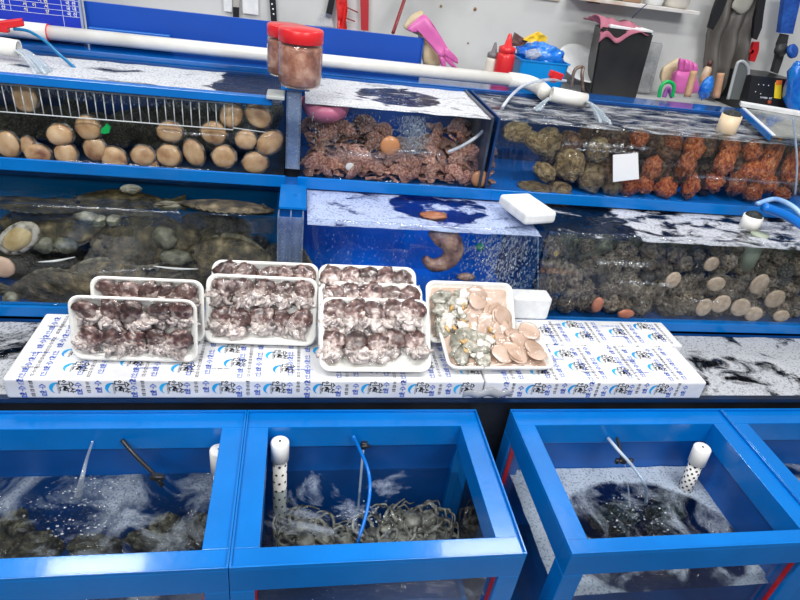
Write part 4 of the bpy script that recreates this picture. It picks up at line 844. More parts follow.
# front tanks: octopuses and dark shapes under the water
OCG = mat('grey_octopus', [(0.05, 0.042, 0.032), (0.17, 0.15, 0.12), (0.38, 0.34, 0.28), (0.52, 0.48, 0.41)], scale=24, rough=0.35, bump=0.3, vary=0.3, coat=0.2)
T = thing('octopus', 'x', 'octopus', (0, 0, 0)); q = MB(); q.ball((0, 0, 0.022), 0.030, (1, 1.25, 0.7), sub=3, amp=0.2, freq=2); q.build('mantle', OCG, T)
rn = random.Random(4)
for k in range(8):
    a = k * math.pi / 4 + 0.3; d = Vector((math.cos(a), math.sin(a), 0)); p = d * 0.02 + Vector((0, 0, 0.012)); pts = [p]; tn = rn.choice((-1, 1)) * rn.uniform(.3, .6)
    for j in range(8): p = p + d * 0.017; p.z = 0.006 + 0.02 * rn.random(); pts.append(p.copy()); d = Matrix.Rotation(tn, 3, 'Z') @ d
    q = MB(); q.tube(pts, [0.0075, 0.0072, 0.0066, 0.006, 0.0052, 0.0044, 0.0036, 0.0028, 0.0018], 6, n=3); q.build('arm', OCG, T)
OP = Proto(T)
rn = random.Random(14)
for i, (px, py, z, s) in enumerate([(400, 492, .30, 1.0), (425, 498, .30, 1.1), (450, 502, .31, 1.0), (385, 515, .29, 1.0), (412, 520, .31, 1.1), (440, 525, .30, 1.0), (462, 520, .29, .9), (370, 540, .28, 1), (400, 545, .29, 1.1), (435, 548, .29, 1.1), (455, 495, .28, .8), (470, 540, .27, .8), (300, 525, .29, 1.1), (275, 535, .29, 1.0), (325, 540, .28, 1.0), (345, 545, .27, .9), (290, 505, .27, .9), (320, 515, .27, .8), (480, 505, .27, .7), (395, 480, .24, .9), (350, 520, .24, .9), (420, 480, .24, 1), (445, 545, .3, .9), (265, 515, .25, .9), (335, 550, .28, .9), (385, 550, .3, 1), (305, 545, .3, 1)]):
    p = W(px, py, Z=z); p.x = min(max(p.x, 0.04), 0.40 + rn.uniform(-.02, .02)); p.y = min(max(p.y, 0.90), 1.08)
    OP.put(p, (rn.uniform(-.3, .3), rn.uniform(-.3, .3), rn.uniform(-3, 3)), s * .82, label='pale grey octopus heaped under water at the %s of the middle front tank' % ('right' if px > 360 else 'left'), group='octopuses heaped at the %s of the front tank' % ('right' if px > 360 else 'left'))
DKP = solo('dark_sea_squirt', rock_mesh(61, 0.4, 2.2, 10, 0.25), mat('dark_brown_skin', [(0.02, 0.017, 0.012), (0.09, 0.07, 0.045), (0.22, 0.18, 0.12)], scale=2.5, rough=0.4, bump=0.6, vary=0.3), 'sea squirt')
for (px, py, s, lb) in ((175, 512, .045, 'brown lump under water at the right side of the left front tank'), (205, 500, .04, 'brown lump in the right corner of the left front tank'), (10, 535, .06, 'dark brown lump at the lower left corner of the left front tank'), (35, 550, .05, 'dark lump against the front rail of the left front tank'), (150, 545, .045, 'brown lump near the front rail of the left front tank'), (95, 550, .045, 'greyish lump under the churning centre of the left front tank'),
   (600, 497, .045, 'dark brown lump left of the water jets in the right front tank'), (650, 497, .05, 'dark brown lump under the clear hose of the right front tank'), (680, 515, .05, 'dark lump right of centre in the right front tank'), (620, 520, .045, 'dark lump near the front rail of the right front tank'), (795, 482, .05, 'dark lump in the rightmost front tank')):
    p = W(px, py, Z=0.29); p.y = min(max(p.y, 0.86), 1.10)
    lo, hi = ((-0.75, -0.22) if px < 300 else (0.74, 1.16) if px < 760 else (1.42, 1.8)); p.x = min(max(p.x, lo), hi)
    DKP.put(p, (random.random() * 3, random.random() * 3, 0), (s * 1.4, s, s * .8), label=lb)
# ---------------------------------------------------------------- pipes and hoses of the front tanks
def tank_pipe(label, top, bot, rc, rp, caplen, capbot=True):
    T = thing('drilled_drain_pipe', label, 'pipe', tuple(bot), 'white drilled drain pipes in the front tanks'); top, bot = Vector(top), Vector(bot); ax = (top - bot).normalized()
    a = MB(); c0 = top - ax * caplen
    a.lathe([(rp, -0.004), (rc, 0.0), (rc, caplen - 0.004), (rc - 0.004, caplen)], c0, 28, ax); a.build('cap', PVC, T)
    b = MB(); b.cyl(top - ax * 0.002, top + ax * 0.0006, 0.0035, seg=10); 
    a = MB(); drilled_pipe(a, b, bot, c0, rp, 12, 7, 0.0034, -math.pi, math.pi); a.build('pipe', PVC, T); b.build('hole', PVCH, T)
tank_pipe('upright white drilled drain pipe at the back left of the middle front tank', W(280, 441, Y=1.125), (W(280, 441, Y=1.125).x + 0.004, 1.125, 0.17), 0.0235, 0.0185, 0.062)
tank_pipe('leaning white drilled drain pipe at the back of the tank across the dark gap', W(703, 447, Y=1.10), W(703, 447, Y=1.10) + (W(688, 482, Z=0.44) - W(703, 447, Y=1.10)) * 1.5, 0.0245, 0.0195, 0.060)
tank_pipe('white drain pipe mostly hidden behind the right rail of the left front tank', W(219, 449, Y=1.12), (W(219, 449, Y=1.12).x, 1.12, 0.17), 0.0235, 0.0185, 0.075)
tank_pipe('white drain pipe top peeking over the rail of the rightmost front tank', W(741, 434, Y=1.125), (W(741, 434, Y=1.125).x, 1.125, 0.17), 0.0235, 0.0185, 0.062)
def line(name, label, cat, pts, r, m, seg=8): o = MB().tube(pts, r, seg).build(name, m, loc=Vector(pts[0])); return tag(o, label, cat)
yb = 1.150
line('blue_hose', 'bright blue hose bowing down through the middle front tank', 'hose', [W(353, 436, Y=1.14), W(360, 450, Y=1.13), W(368, 470, Y=1.10), (W(370, 490, Y=1.05)), W(366, 515, Y=1.0), W(357, 544, Y=0.95)], 0.0048, HOSEB)
line('clear_hose', 'thin clear hose hanging beside the blue one', 'hose', [W(363, 450, Y=1.14), W(361, 475, Y=1.12), W(358, 510, Y=1.08)], 0.0035, HOSEC)
T = thing('black_valve', 'small black hose valve on the back wall of the middle front tank', 'valve', W(364, 445, Y=1.15)); c = W(364, 445, Y=1.15)
MB().obox(c, (0.016, 0.014, 0.022), (0, 0.1, 0), 0.003).build('body', BLACKP, T); MB().cyl(c + Vector((-.012, -.008, .002)), c + Vector((.014, -.008, .004)), 0.005, seg=10).build('knob', BLACKP, T)
def stream(label, pts, rr): o = MB().tube(pts, rr, 10, flat=0.6, n=5).build('water_jet', STREAM, loc=Vector(pts[-1])); tag(o, label, 'water jet', kind='stuff')
stream('thin water jet falling into the left front tank', [W(93, 441, Y=1.15), W(88, 455, Y=1.13), W(82, 478, Y=1.08), W(78, 497, Z=0.43)], [0.003, 0.004, 0.006, 0.011])
T = thing('black_valve_hose', 'black hose with a valve slanting into the left front tank', 'hose', W(160, 478, Y=1.05))
MB().tube([W(122, 440, Y=1.15), W(135, 455, Y=1.12), W(150, 470, Y=1.08), W(157, 477, Y=1.06)], 0.0055, 8).build('hose', BLACKP, T)
c = W(157, 477, Y=1.055); MB().obox(c, (0.030, 0.016, 0.016), (0, 0.5, 0.2), 0.003).build('valve_body', BLACKP, T); MB().cyl(c + Vector((0, 0, 0)), c + Vector((0.012, -0.008, -0.022)), 0.006, seg=10).build('nozzle', BLACKP, T); MB().cyl(c + Vector((-.012, -.01, .012)), c + Vector((.020, -.012, .010)), 0.004, seg=8).build('handle', BLACKP, T)
T = thing('black_valve_hose', 'black cross shaped valve above the water jets of the tank across the dark gap', 'hose', W(622, 460, Y=1.08))
MB().tube([W(617, 438, Y=1.15), W(620, 448, Y=1.12), W(622, 458, Y=1.09)], 0.0045, 8).build('hose', BLACKP, T); c = W(623, 460, Y=1.085)
MB().obox(c, (0.016, 0.016, 0.018), (0, 0, 0), 0.002).build('valve_body', BLACKP, T); MB().cyl(c + Vector((-.020, -.004, 0)), c + Vector((.022, -.004, 0)), 0.005, seg=8).build('handle', BLACKP, T); MB().cyl(c + Vector((-.020, -.004, -.006)), c + Vector((-.020, -.004, .007)), 0.006, seg=8).cyl(c + Vector((.022, -.004, -.006)), c + Vector((.022, -.004, .007)), 0.006, seg=8).build('handle_tip', BLACKP, T)
line('clear_hose', 'clear hose curving through the black cross valve into the right front tank', 'hose', [W(608, 438, Y=1.15), W(618, 450, Y=1.10), W(634, 468, Y=1.06), W(645, 485, Y=1.02), W(646, 503, Z=0.41)], 0.0048, HOSEC)
stream('thin water jet falling straight down from the black cross valve', [W(625, 464, Y=1.08), W(628, 485, Y=1.05), W(630, 508, Z=0.415)], [0.0025, 0.003, 0.006])
def splash(label, px, py, z, r, n, seed, hr=0.012):
    rn_ = random.Random(seed); q = MB(); c = W(px, py, Z=z)
    for i in range(n):
        a = rn_.random() * 6.283; d = r * rn_.random() ** 0.7; q.ball(c + Vector((math.cos(a) * d, math.sin(a) * d * 0.8, rn_.random() * hr * (1 - d / r / 1.2))), 0.0008 + 0.0026 * rn_.random() ** 3, (1.4, 1, .5), sub=1)
    tag(q.build('bubbles', BUB), label, 'bubbles', kind='stuff')
splash('bubbles churned up under the jet of the left front tank', 82, 505, 0.432, 0.13, 230, 1)
splash('bubbles where the clear hose meets the water of the middle front tank', 360, 515, 0.432, 0.06, 90, 2)
splash('bubbles churned up by the two jets of the right front tank', 635, 515, 0.417, 0.10, 150, 3)

# ---------------------------------------------------------------- white overflow pipe along the tanks
PR = 0.0255
pa, pb = Vector((-0.955, 2.53, 1.287)), Vector((0.865, 2.50, 1.288))
T = thing('white_water_pipe', 'long white water pipe running the length of the upper tanks', 'pipe', (0, 2.52, 1.265))
MB().cyl(pa, pb, PR, seg=24).build('pipe', PVC, T)
q = MB(); dvec = (pb - pa).normalized(); q.cyl(pa - dvec * 0.14, pa + dvec * 0.035, PR + 0.004, seg=24); q.build('coupling', PVC, T)
q = MB(); q.cyl(pb - dvec * 0.01, pb + dvec * 0.045, PR + 0.005, seg=24); q.build('coupling', PVC, T)
q = MB(); q.cyl(pa + dvec * 0.035, pa + dvec * 0.037, PR + 0.0045, seg=24); q.build('red_ring', REDP, T)
q = MB(); q.tube([pb + dvec * 0.03, pb + Vector((0.07, -0.02, 0.0)), pb + Vector((0.10, -0.08, -0.005)), pb + Vector((0.10, -0.15, -0.01))], PR + 0.004, 20); q.build('elbow', PVC, T)
q = MB(); q.tube([pa - dvec * 0.10, pa + Vector((-0.15, -0.02, 0.0)), pa + Vector((-0.17, -0.08, -0.01)), pa + Vector((-0.17, -0.16, -0.015))], PR + 0.004, 20); q.build('elbow', PVC, T)
o1 = W(556, 95, Y=2.32); o2 = W(586, 101, Y=2.30); q = MB(); q.pipe(o1 + (o1 - o2) * 0.15, o2, PR + 0.003, PR - 0.003, 26); q.build('outlet', PVC, T)
o3 = W(-12, 44, Y=2.30); o4 = W(19, 49, Y=2.30); q = MB(); q.pipe(o3, o4, PR + 0.003, PR - 0.003, 26); q.build('outlet', PVC, T)
for (c, nm) in ((W(556, 75, Y=2.44), 'valve_handle'), (W(8, 24, Y=2.42), 'valve_handle')):
    q = MB(); w_ = 0.062 if c.x > 0 else 0.10; q.obox(c, (w_, 0.022, 0.026), (0, R(12 if c.x > 0 else -12), R(8)), 0.005); q.obox(c + Vector((-w_ * 0.15, 0, -0.018)), (0.028, 0.026, 0.02), (0, 0, 0), 0.004); q.build(nm, REDP, T)
line('clear_hose', 'pale clear hose arching from the white pipe down through the foam onto the scallops', 'hose', [W(566, 81, Y=2.46), W(545, 80, Y=2.40), W(525, 85, Y=2.34), W(512, 95, Y=2.28), W(502, 108, Y=2.22), W(496, 117, Y=2.16), W(480, 134, Y=2.08), W(462, 146, Y=2.05), W(448, 152, Y=2.05)], 0.0062, clear_mat('milky_hose', (0.8, 0.85, 0.9), rough=0.1, haze=0.7, hazecol=(0.62, 0.66, 0.74)))
line('blue_hose', 'thin blue hose dropping from the white elbow into the abalone tank foam', 'hose', [W(14, 29, Y=2.42), W(28, 31, Y=2.40), W(45, 41, Y=2.36), W(60, 55, Y=2.32), W(75, 68, Z=1.222)], 0.0052, mat('teal_hose', (0.0, 0.17, 0.42), rough=0.3))
def sheet(label, c0, w0, c1, w1, drop, seed):
    rn_ = random.Random(seed); q = MB(); c0, c1 = Vector(c0), Vector(c1); side = Vector((0, 1, 0))
    for k in range(13):
        t = (k / 12 - .5) * 2; a = c0 + side * t * w0 + Vector((0, 0, -abs(t) * w0 * .3)); b = c1 + side * t * w1 + Vector((rn_.uniform(-.02, .02), 0, 0))
        q.tube([a, a.lerp(b, .35) + Vector((0, 0, drop * .35)), a.lerp(b, .7) + Vector((0, 0, drop * .3)), b], [0.004, 0.0035, 0.0035, 0.006], 8, n=4)
    tag(q.build('water_jet', STREAM, loc=c1), label, 'water jet', kind='stuff')
sheet('water pouring out of the left white outlet onto the foam', o4 + Vector((-0.012, 0, 0)), 0.016, W(44, 72, Z=1.228), 0.03, 0.05, 1)
sheet('water pouring out of the right white outlet onto the foam', o2 + Vector((-0.012, 0, 0)), 0.016, W(603, 122, Z=1.24), 0.03, 0.05, 2)
sheet('water spilling from the joint beside the right white outlet', W(549, 98, Y=2.29), 0.008, W(538, 110, Z=1.24), 0.012, 0.01, 3)

# ---------------------------------------------------------------- jars on the pillar cap
GJAR = clear_mat('jar_clear', (0.92, 0.86, 0.8), rough=0.04, bump=0.2, bscale=30, haze=0.05)
def jar(label, base, r, h):
    T = thing('lidded_jar', label, 'jar', tuple(base), 'red lidded jars'); b = Vector(base)
    q = MB(); q.lathe([(0, 0), (r * .86, 0), (r * .96, h * .06), (r * .985, h * .2), (r, h * .22), (r * .985, h * .25), (r * .985, h * .58), (r, h * .60), (r * .985, h * .63), (r * .97, h * .72), (r * .88, h * .78)], b, 32, caps=False); q.build('glass', GJAR, T)
    q = MB(); q.lathe([(0, 0.003), (r * .83, 0.004), (r * .93, h * .07), (r * .955, h * .3), (r * .955, h * .66), (r * .90, h * .71), (0, h * .715)], b, 32, caps=False); q.build('salted_filling', mat('salted_filling', [(0.16, 0.05, 0.028), (0.36, 0.15, 0.10), (0.58, 0.38, 0.30)], scale=26, rough=0.3, coat=0.6, bump=0.3), T)
    q = MB(); q.lathe([(r * .95, h * .755), (r * .98, h * .77), (r * .98, h * .96), (r * .94, h * .985), (0, h)], b, 40, caps=False); q.build('lid', REDP, T)
p = W(299, 84, Y=2.015); jar('red lidded jar of reddish brown salted seafood, the nearer and larger looking one', (p.x + 0.002, 2.015, 1.2905), 0.071, 0.173)
jar('red lidded jar half hidden behind the nearer jar', (-0.065, 2.10, 1.2905) if False else (W(287, 60, Y=2.165).x, 2.165, 1.2905 - 0.0), 0.068, 0.160)

# ---------------------------------------------------------------- things against the wall
def outline(name, label, cat, pts, Y, th, m, parent=None, group=None):
    P = [W(x, y, Y=Y) for x, y in pts]; q = MB(); q.prism(P, (0, th, 0)); bmesh.ops.recalc_face_normals(q.bm, faces=q.bm.faces[:])
    if parent: return q.build(name, m, parent)
    lo = min(P, key=lambda v: v.z); return tag(q.build(name, m, loc=lo), label, cat, group)
outline('blue_board', 'long blue board standing behind the white pipe', 'board', [(83, 36), (83, 3), (423, 35), (423, 66), (420, 66)], 2.605, 0.012, BOARD) if False else None
p0, p1 = W(84, 3, Y=2.605), W(423, 36, Y=2.605); q = MB(); q.box((p0.x, 2.60, 1.206), (p1.x, 2.612, (p0.z + p1.z) / 2), 0.001); q.box((p1.x - 0.004, 2.60, 1.206), (p1.x + 0.006, 2.70, (p0.z + p1.z) / 2), 0.001); tag(q.build('blue_board', BOARD, loc=(0, 2.606, 1.206)), 'long plain blue board standing behind the white pipe', 'board')
p0, p1 = W(88, 27, Y=2.575), W(170, 35, Y=2.575); q = MB(); q.box((p0.x, 2.575, 1.252), (p1.x, 2.59, (p0.z + p1.z) / 2 - 0.002), 0.003); q.box((p1.x + 0.13, 2.575, 1.252), (p1.x + 0.45, 2.59, 1.30), 0.003)
q = MB(); q.box((p0.x, 2.572, 1.252), (p1.x, 2.592, (p0.z + p1.z) / 2), 0.003); tag(q.build('blue_batten', mat('blue_batten', (0.0, 0.12, 0.50), rough=0.3), loc=(p0.x, 2.58, 1.252)), 'short brighter blue batten leaning on the blue board near the price board', 'batten')
# price board
T = thing('price_board', 'deep blue price board with white ruled lines and Korean writing at the top left', 'sign', W(40, 38, Y=2.55))
PBL = mat('price_blue', (0.008, 0.035, 0.47), rough=0.35); WHL = mat('sign_white', (0.75, 0.78, 0.85), rough=0.5); CRM = mat('sign_cream', (0.72, 0.70, 0.52), rough=0.5)
pr = W(83, 20, Y=2.565).x; q = MB(); q.box((pr - 0.75, 2.560, 1.2505), (pr, 2.572, 1.56), 0.001); q.build('panel', PBL, T)
MB().box((pr - 0.006, 2.556, 1.2505), (pr + 0.002, 2.5735, 1.56)).build('edge_strip', mat('edge_grey', (0.3, 0.36, 0.5), rough=0.4), T)
q = MB(); xs = [W(x, 10, Y=2.559).x for x in (11, 62)]; zb_ = W(62, 16, Y=2.559).z; dz = 0.0182
for i in range(9): q.box((pr - 0.75, 2.5585, zb_ + i * dz), (pr - 0.008, 2.5597, zb_ + i * dz + 0.0012))
for x in xs: q.box((x, 2.5585, 1.262 if x > xs[0] else zb_), (x + 0.0012, 2.5597, 1.55))
q.build('ruled_lines', WHL, T)
a, b = MB(), MB(); ux_, uz_ = Vector((1, 0, 0)), Vector((0, 0, 1))
rowsA = ['서 식', '노르웨이', '광어 식', '우 럭 식', '농어 식', '참돔 식']
for i in range(7):
    z = zb_ + (i + 0.48) * dz
    for (pxx, ch, mb_) in ((4, '산', b), (26, '식서바식대원명'[i], b), (35, ' 이 양원명서'[i], b), (41, '  이 원해산'[i], b), (47, '양서원식명대원'[i], b), (68.5, '국국국국산국국'[i], b), (74.5, '산내산산내산산'[i], b)):
        if ch != ' ': o_ = W(pxx, 10, Y=2.558); write(a if 20 < pxx < 50 else b, ch, (o_.x, 2.558, z), ux_, uz_, 0.0155)
a.build('cream_writing', CRM, T); b.build('white_writing', WHL, T)

# hanging things at the top edge
WY = 3.03
def hang(name, label, cat, pts, Y, th, m): return outline(name, label, cat, pts, Y, th, m)
T = thing('hanging_knife', 'black handled knife on a tape strip hanging above the blue board', 'knife', W(236, 18, Y=WY)); outline('handle', '', '', [(233, 7), (239, 7.5), (239, 19), (233, 18.5)], WY - .02, 0.018, BLACKP, T); outline('tape', '', '', [(233, -14), (239, -14), (239, 7.5), (233, 7)], WY - .012, 0.006, mat('tape_grey', (0.42, 0.40, 0.37), rough=0.5), T)
hang('white_tag', 'white card hanging left of the grey taped knife', 'tag', [(223, -6), (232, -5), (232, 12), (224, 11)], WY - .004, 0.003, FOAMW)
hang('white_tag', 'white card hanging right of the grey taped knife', 'tag', [(242, -6), (258, -4), (258.5, 15), (243, 13)], WY - .004, 0.003, FOAMW)
T = thing('black_strap', 'black strap with steel eyelets hanging above the blue board', 'strap', W(273, 22, Y=WY)); outline('strap', '', '', [(268.5, -10), (275, -10), (277, 22), (271, 21.5)], WY - .01, 0.004, BLACKP, T)
for (x, y) in ((272, 4), (273, 9), (273.6, 14)): c = W(x, y, Y=WY - .011); MB().cyl(c, c + Vector((0, -0.003, 0)), 0.004, seg=10).build('eyelet', FOAMW, T)
T = thing('black_handled_tool', 'black handled tool in a clear bag hanging left of the red bag', 'tool', W(329, 22, Y=WY)); outline('handle', '', '', [(331, -10), (337, -10), (332, 15), (326, 13)], WY - .03, 0.022, BLACKP, T); outline('ferrule', '', '', [(326, 13), (332, 15), (331, 18), (325.5, 16)], WY - .03, 0.02, mat('steel', (0.5, 0.5, 0.52), metal=1.0, rough=0.3), T)
outline('clear_bag', '', '', [(323, 12), (331, 16), (334, 27), (316, 25)], WY - .018, 0.012, clear_mat('bag_clear', (0.85, 0.86, 0.88), haze=0.35, bump=0.6, bscale=50, rough=0.1), T)
q = MB(); PTS = [(336, -8), (347, -8), (346.5, 29), (343.5, 33), (341, 47), (338.5, 45), (338.5, 30)]
def crinkle(pts, Y, th, amp, seed):
    q = MB(); P = [W(x, y, Y=Y) for x, y in pts]; q.prism(P, (0, th, 0)); bmesh.ops.triangulate(q.bm, faces=[f for f in q.bm.faces if len(f.verts) > 4]); bmesh.ops.recalc_face_normals(q.bm, faces=q.bm.faces[:]); bmesh.ops.subdivide_edges(q.bm, edges=q.bm.edges[:], cuts=3, use_grid_fill=True)
    for v in q.bm.verts: v.co.y += amp * noise.noise(v.co * 45 + Vector((seed, 0, 0))); v.co.x += amp * 0.4 * noise.noise(v.co * 30 + Vector((0, seed, 0)))
    return q
tag(crinkle(PTS, WY - .05, 0.02, 0.02, 1).build('red_bag', mat('red_film', [(0.50, 0.012, 0.012), (0.80, 0.05, 0.04)], scale=30, rough=0.2, coat=0.4), loc=W(340, 47, Y=WY - .05)), 'crinkled bright red bag hanging over the blue board', 'bag')
hang('red_strap', 'flat dull red strap hanging right of the red bag', 'strap', [(360, -10), (369, -10), (368.5, 31), (361, 30)], WY - .02, 0.006, mat('dull_red', (0.42, 0.025, 0.03), rough=0.4))
for a_, b_, lb in (((346, 7), (358, 12.5), 'upper short dark red twist tie between the red bag and strap'), ((346, 18), (355, 21.5), 'lower short dark red twist tie between the red bag and strap')): line('twist_tie', lb, 'tie', [W(*a_, Y=WY - .02), W(*b_, Y=WY - .02)], 0.003, mat('dark_red', (0.22, 0.01, 0.015), rough=0.4))
line('red_stick', 'thin dark red stick leaning diagonally above the gloves', 'handle', [W(407, -8, Y=WY - .06), W(393, 33, Y=2.80)], 0.008, mat('dark_red', (0.22, 0.01, 0.015)))

# gloves
PINK = mat('pink_rubber', [(0.52, 0.09, 0.32), (0.68, 0.16, 0.44)], scale=6, rough=0.35, bump=0.1); BEIG = mat('beige_rubber', [(0.48, 0.38, 0.22), (0.60, 0.50, 0.33)], scale=6, rough=0.4, bump=0.1); 
def soft(label, name, pts, Y, th, m, cat, amp=0.012, parent=None, seed=0):
    """a soft folded thing: an outline with rounded, wavy thickness"""
    q = MB(); P = [W(x, y, Y=Y) for x, y in pts]; q.prism(P, (0, th, 0)); 
    bmesh.ops.triangulate(q.bm, faces=[f for f in q.bm.faces if len(f.verts) > 4])
    bmesh.ops.recalc_face_normals(q.bm, faces=q.bm.faces[:])
    bmesh.ops.subdivide_edges(q.bm, edges=q.bm.edges[:], cuts=2, use_grid_fill=True)
    cen = sum(P, Vector()) / len(P)
    for _ in range(3): bmesh.ops.smooth_vert(q.bm, verts=q.bm.verts[:], factor=0.35, use_axis_x=True, use_axis_y=True, use_axis_z=True)
    for v in q.bm.verts: v.co.y += amp * noise.noise(v.co * 22 + Vector((seed, 0, 3)))
    for f in q.bm.faces: f.smooth = True
    if parent: return q.build(name, m, parent)
    return tag(q.build(name, m, loc=min(P, key=lambda v: v.z)), label, cat)
T = thing('rubber_glove', 'pink rubber glove draped over the right end of the blue board', 'glove', W(445, 70, Y=2.62))
soft('', 'cuff_and_palm', [(407, 30), (412, 24), (425, 13), (432, 22), (443, 40), (452, 54), (440, 58), (430, 45), (421, 32), (413, 33)], 2.585, 0.03, PINK, '', parent=T)
for i, pts in enumerate(([(444, 44), (459, 59), (459, 65), (453, 62), (444, 55)], [(440, 50), (447, 54), (460, 71), (455, 70), (446, 62)], [(438, 54), (445, 58), (448, 70), (443, 70)])): soft('', 'finger', pts, 2.58, 0.022, PINK, '', parent=T, seed=i)
soft('beige rubber glove hanging under the pink one on the blue board end', 'rubber_glove', [(402, 28), (412, 15), (421, 10), (425, 13), (415, 28), (421, 32), (428, 36), (434, 50), (442, 60), (441, 67), (422, 66), (423, 46), (422, 37), (412, 33)], 2.625, 0.025, BEIG, 'glove')
# squeeze bottles
def squeeze(label, px, ybot, ytop, rpx, Y, m, capm, cap_frac=0.0, lean=0.0):
    b = W(px, ybot, Y=Y); b.z = 1.2055; t = W(px + (lean), ytop, Y=Y); h = t.z - b.z; r = rpx * mpp(b)
    T = thing('squeeze_bottle', label, 'bottle', tuple(b)); bz = 0
    MB().lathe([(r * .92, 0), (r, h * .03), (r, h * .60), (r * .85, h * .68)], b, 24).build('bottle', m, T)
    MB().lathe([(r * .88, h * .665), (r * .9, h * .76), (r * .42, h * .80), (r * .2, h * .97), (r * .1, h)], b, 20).build('nozzle_cap', capm, T)
squeeze('red squeeze bottle with a pointed nozzle beside the blue tub', 502, 76, 33, 9, 2.70, REDP, REDP, lean=6)
squeeze('white squeeze bottle with a grey nozzle cap left of the red one', 490, 73, 42, 6.5, 2.74, mat('bottle_cream', (0.68, 0.64, 0.56), rough=0.35), mat('cap_grey', (0.16, 0.15, 0.16), rough=0.4), lean=4)
# tub
T = thing('blue_tub', 'light blue plastic tub with a blue bag bulging out of it', 'tub', (W(536, 75, Y=2.72).x, 2.72, 1.2055)); c = W(536, 75, Y=2.72); q = MB()
w0, w1, h_ = 0.100, 0.112, W(536, 61, Y=2.63).z - 1.2105
def tubring(w_, d_, z, n=6): 
    return [v + Vector((c.x, 2.72 - d_, z)) for v in rrect(2 * w_, 2 * d_, 0.02, 0, n)]
rings = [tubring(w0 - .01, .072, 1.2056), tubring(w0, .080, 1.209), tubring(w1, .088, 1.2055 + h_), tubring(w1 + .006, .094, 1.2055 + h_), tubring(w1 + .006, .094, 1.2055 + h_ + .005), tubring(w1 - .004, .084, 1.2055 + h_ + .005), tubring(w0 - .006, .074, 1.2130)]
vs = [v for r_ in rings for v in r_]; n = len(rings[0]); q._add(vs, [tuple(range(n))[::-1]] + [(i * n + k, i * n + (k + 1) % n, (i + 1) * n + (k + 1) % n, (i + 1) * n + k) for i in range(len(rings) - 1) for k in range(n)] + [tuple((len(rings) - 1) * n + k for k in range(n))], False)
q.build('tub', mat('tub_blue', [(0.0, 0.22, 0.62), (0.0, 0.28, 0.70)], scale=4, rough=0.3), T)
q = MB(); q.ball((c.x + 0.004, 2.72, 1.2105 + h_ + 0.012), 0.1, (1.06, 0.72, 0.50), sub=4, amp=0.30, freq=2.8, seed=3); tag(q.build('blue_bag', mat('blue_film', [(0.0, 0.10, 0.55), (0.01, 0.24, 0.75)], scale=20, rough=0.15, coat=0.5, bump=0.8, bscale=40), loc=(c.x, 2.72, 1.23)), 'crumpled blue plastic bag filling the tub', 'bag')
q = MB(); q.ball(W(533, 54, Y=2.64), 0.030, (1.2, .7, .6), sub=3, amp=.5, freq=3.5, seed=6); tag(q.build('clear_bag', clear_mat('bag_clear', (0.85, 0.86, 0.88)), loc=W(533, 60, Y=2.66)), 'small crumpled clear bag on the blue bag', 'bag')
crk = crinkle([(524, 40), (540, 32), (538, 38), (547, 37), (546, 42), (530, 42)], 2.76, 0.03, 0.01, 3); tag(crk.build('yellow_wrapper', mat('yellow_film', (0.85, 0.55, 0.02), rough=0.3), loc=W(530, 42, Y=2.76)), 'bright yellow wrapper sticking out behind the blue bag', 'wrapper')
crk = crinkle([(511, 46), (516, 33), (528, 41), (524, 47)], 2.78, 0.03, 0.01, 5); tag(crk.build('brown_packet', mat('brown_film', (0.14, 0.07, 0.06), rough=0.5), loc=W(515, 47, Y=2.78)), 'dull brown packet between the red bottle and yellow wrapper', 'packet')
# white basin leaning, bent pipe, knives
c = W(584, 62, Y=2.86); T = MB(); 
T.lathe([(0.0, 0.0), (0.05, 0.002), (0.105, 0.028), (0.125, 0.045), (0.122, 0.049), (0.10, 0.034), (0.048, 0.008), (0.0, 0.006)], (c.x - 0.005, 2.90, c.z - 0.045), 32, axis=(0.1, -0.55, 0.85), caps=False); tag(T.build('white_bowl', FOAMW, loc=(c.x, 2.88, 1.21)), 'shallow white bowl leaning on the wall right of the blue tub', 'bowl')
q = MB(); q.tube([W(583, 92, Y=2.55), W(582, 75, Y=2.56), W(583, 68, Y=2.57), W(579, 67, Y=2.57), W(574, 72, Y=2.57), W(571, 88, Y=2.57)], 0.0075, 10); tag(q.build('bent_rusty_pipe', mat('rusty', [(0.10, 0.055, 0.035), (0.30, 0.24, 0.2)], scale=30, rough=0.4, metal=0.4), loc=W(583, 92, Y=2.55)), 'rusty bent hook pipe behind the right white outlet', 'pipe')
# black bin with cloth
T = thing('black_box', 'tall black box standing on the counter under a pink cloth', 'box', W(615, 90, Y=2.80)); f = W(0, 0, Y=1)
fl_, fr_, tl_, tr_ = W(590, 88, Y=2.78), W(637, 96, Y=2.78), W(594, 28, Y=2.78), W(650, 32, Y=2.78)
q = MB(); zt_ = tr_.z; q._add([Vector((fl_.x, 2.76, 1.2055)), Vector((fr_.x - .01, 2.76, 1.2055)), Vector((fr_.x - .01, 2.97, 1.2055)), Vector((fl_.x + .05, 2.97, 1.2055)), Vector((tl_.x + .015, 2.74, zt_)), Vector((tr_.x, 2.74, zt_)), Vector((tr_.x + .02, 2.93, zt_)), Vector((tl_.x + .07, 2.93, zt_))], [(0, 1, 5, 4), (1, 2, 6, 5), (2, 3, 7, 6), (3, 0, 4, 7), (4, 5, 6, 7), (3, 2, 1, 0)])
bmesh.ops.bevel(q.bm, geom=q.bm.edges[:], offset=0.008, segments=2, affect='EDGES'); q.build('body', mat('box_black', [(0.012, 0.012, 0.013), (0.03, 0.03, 0.03)], scale=6, rough=0.4), T)
MB().box((tl_.x + .06, 2.745, zt_), (tr_.x - .005, 2.925, zt_ + 0.010), 0.002).build('white_lining', FOAMW, T)
q = MB(); x0c, x1c = tl_.x + 0.012, W(642, 28, Y=2.80).x
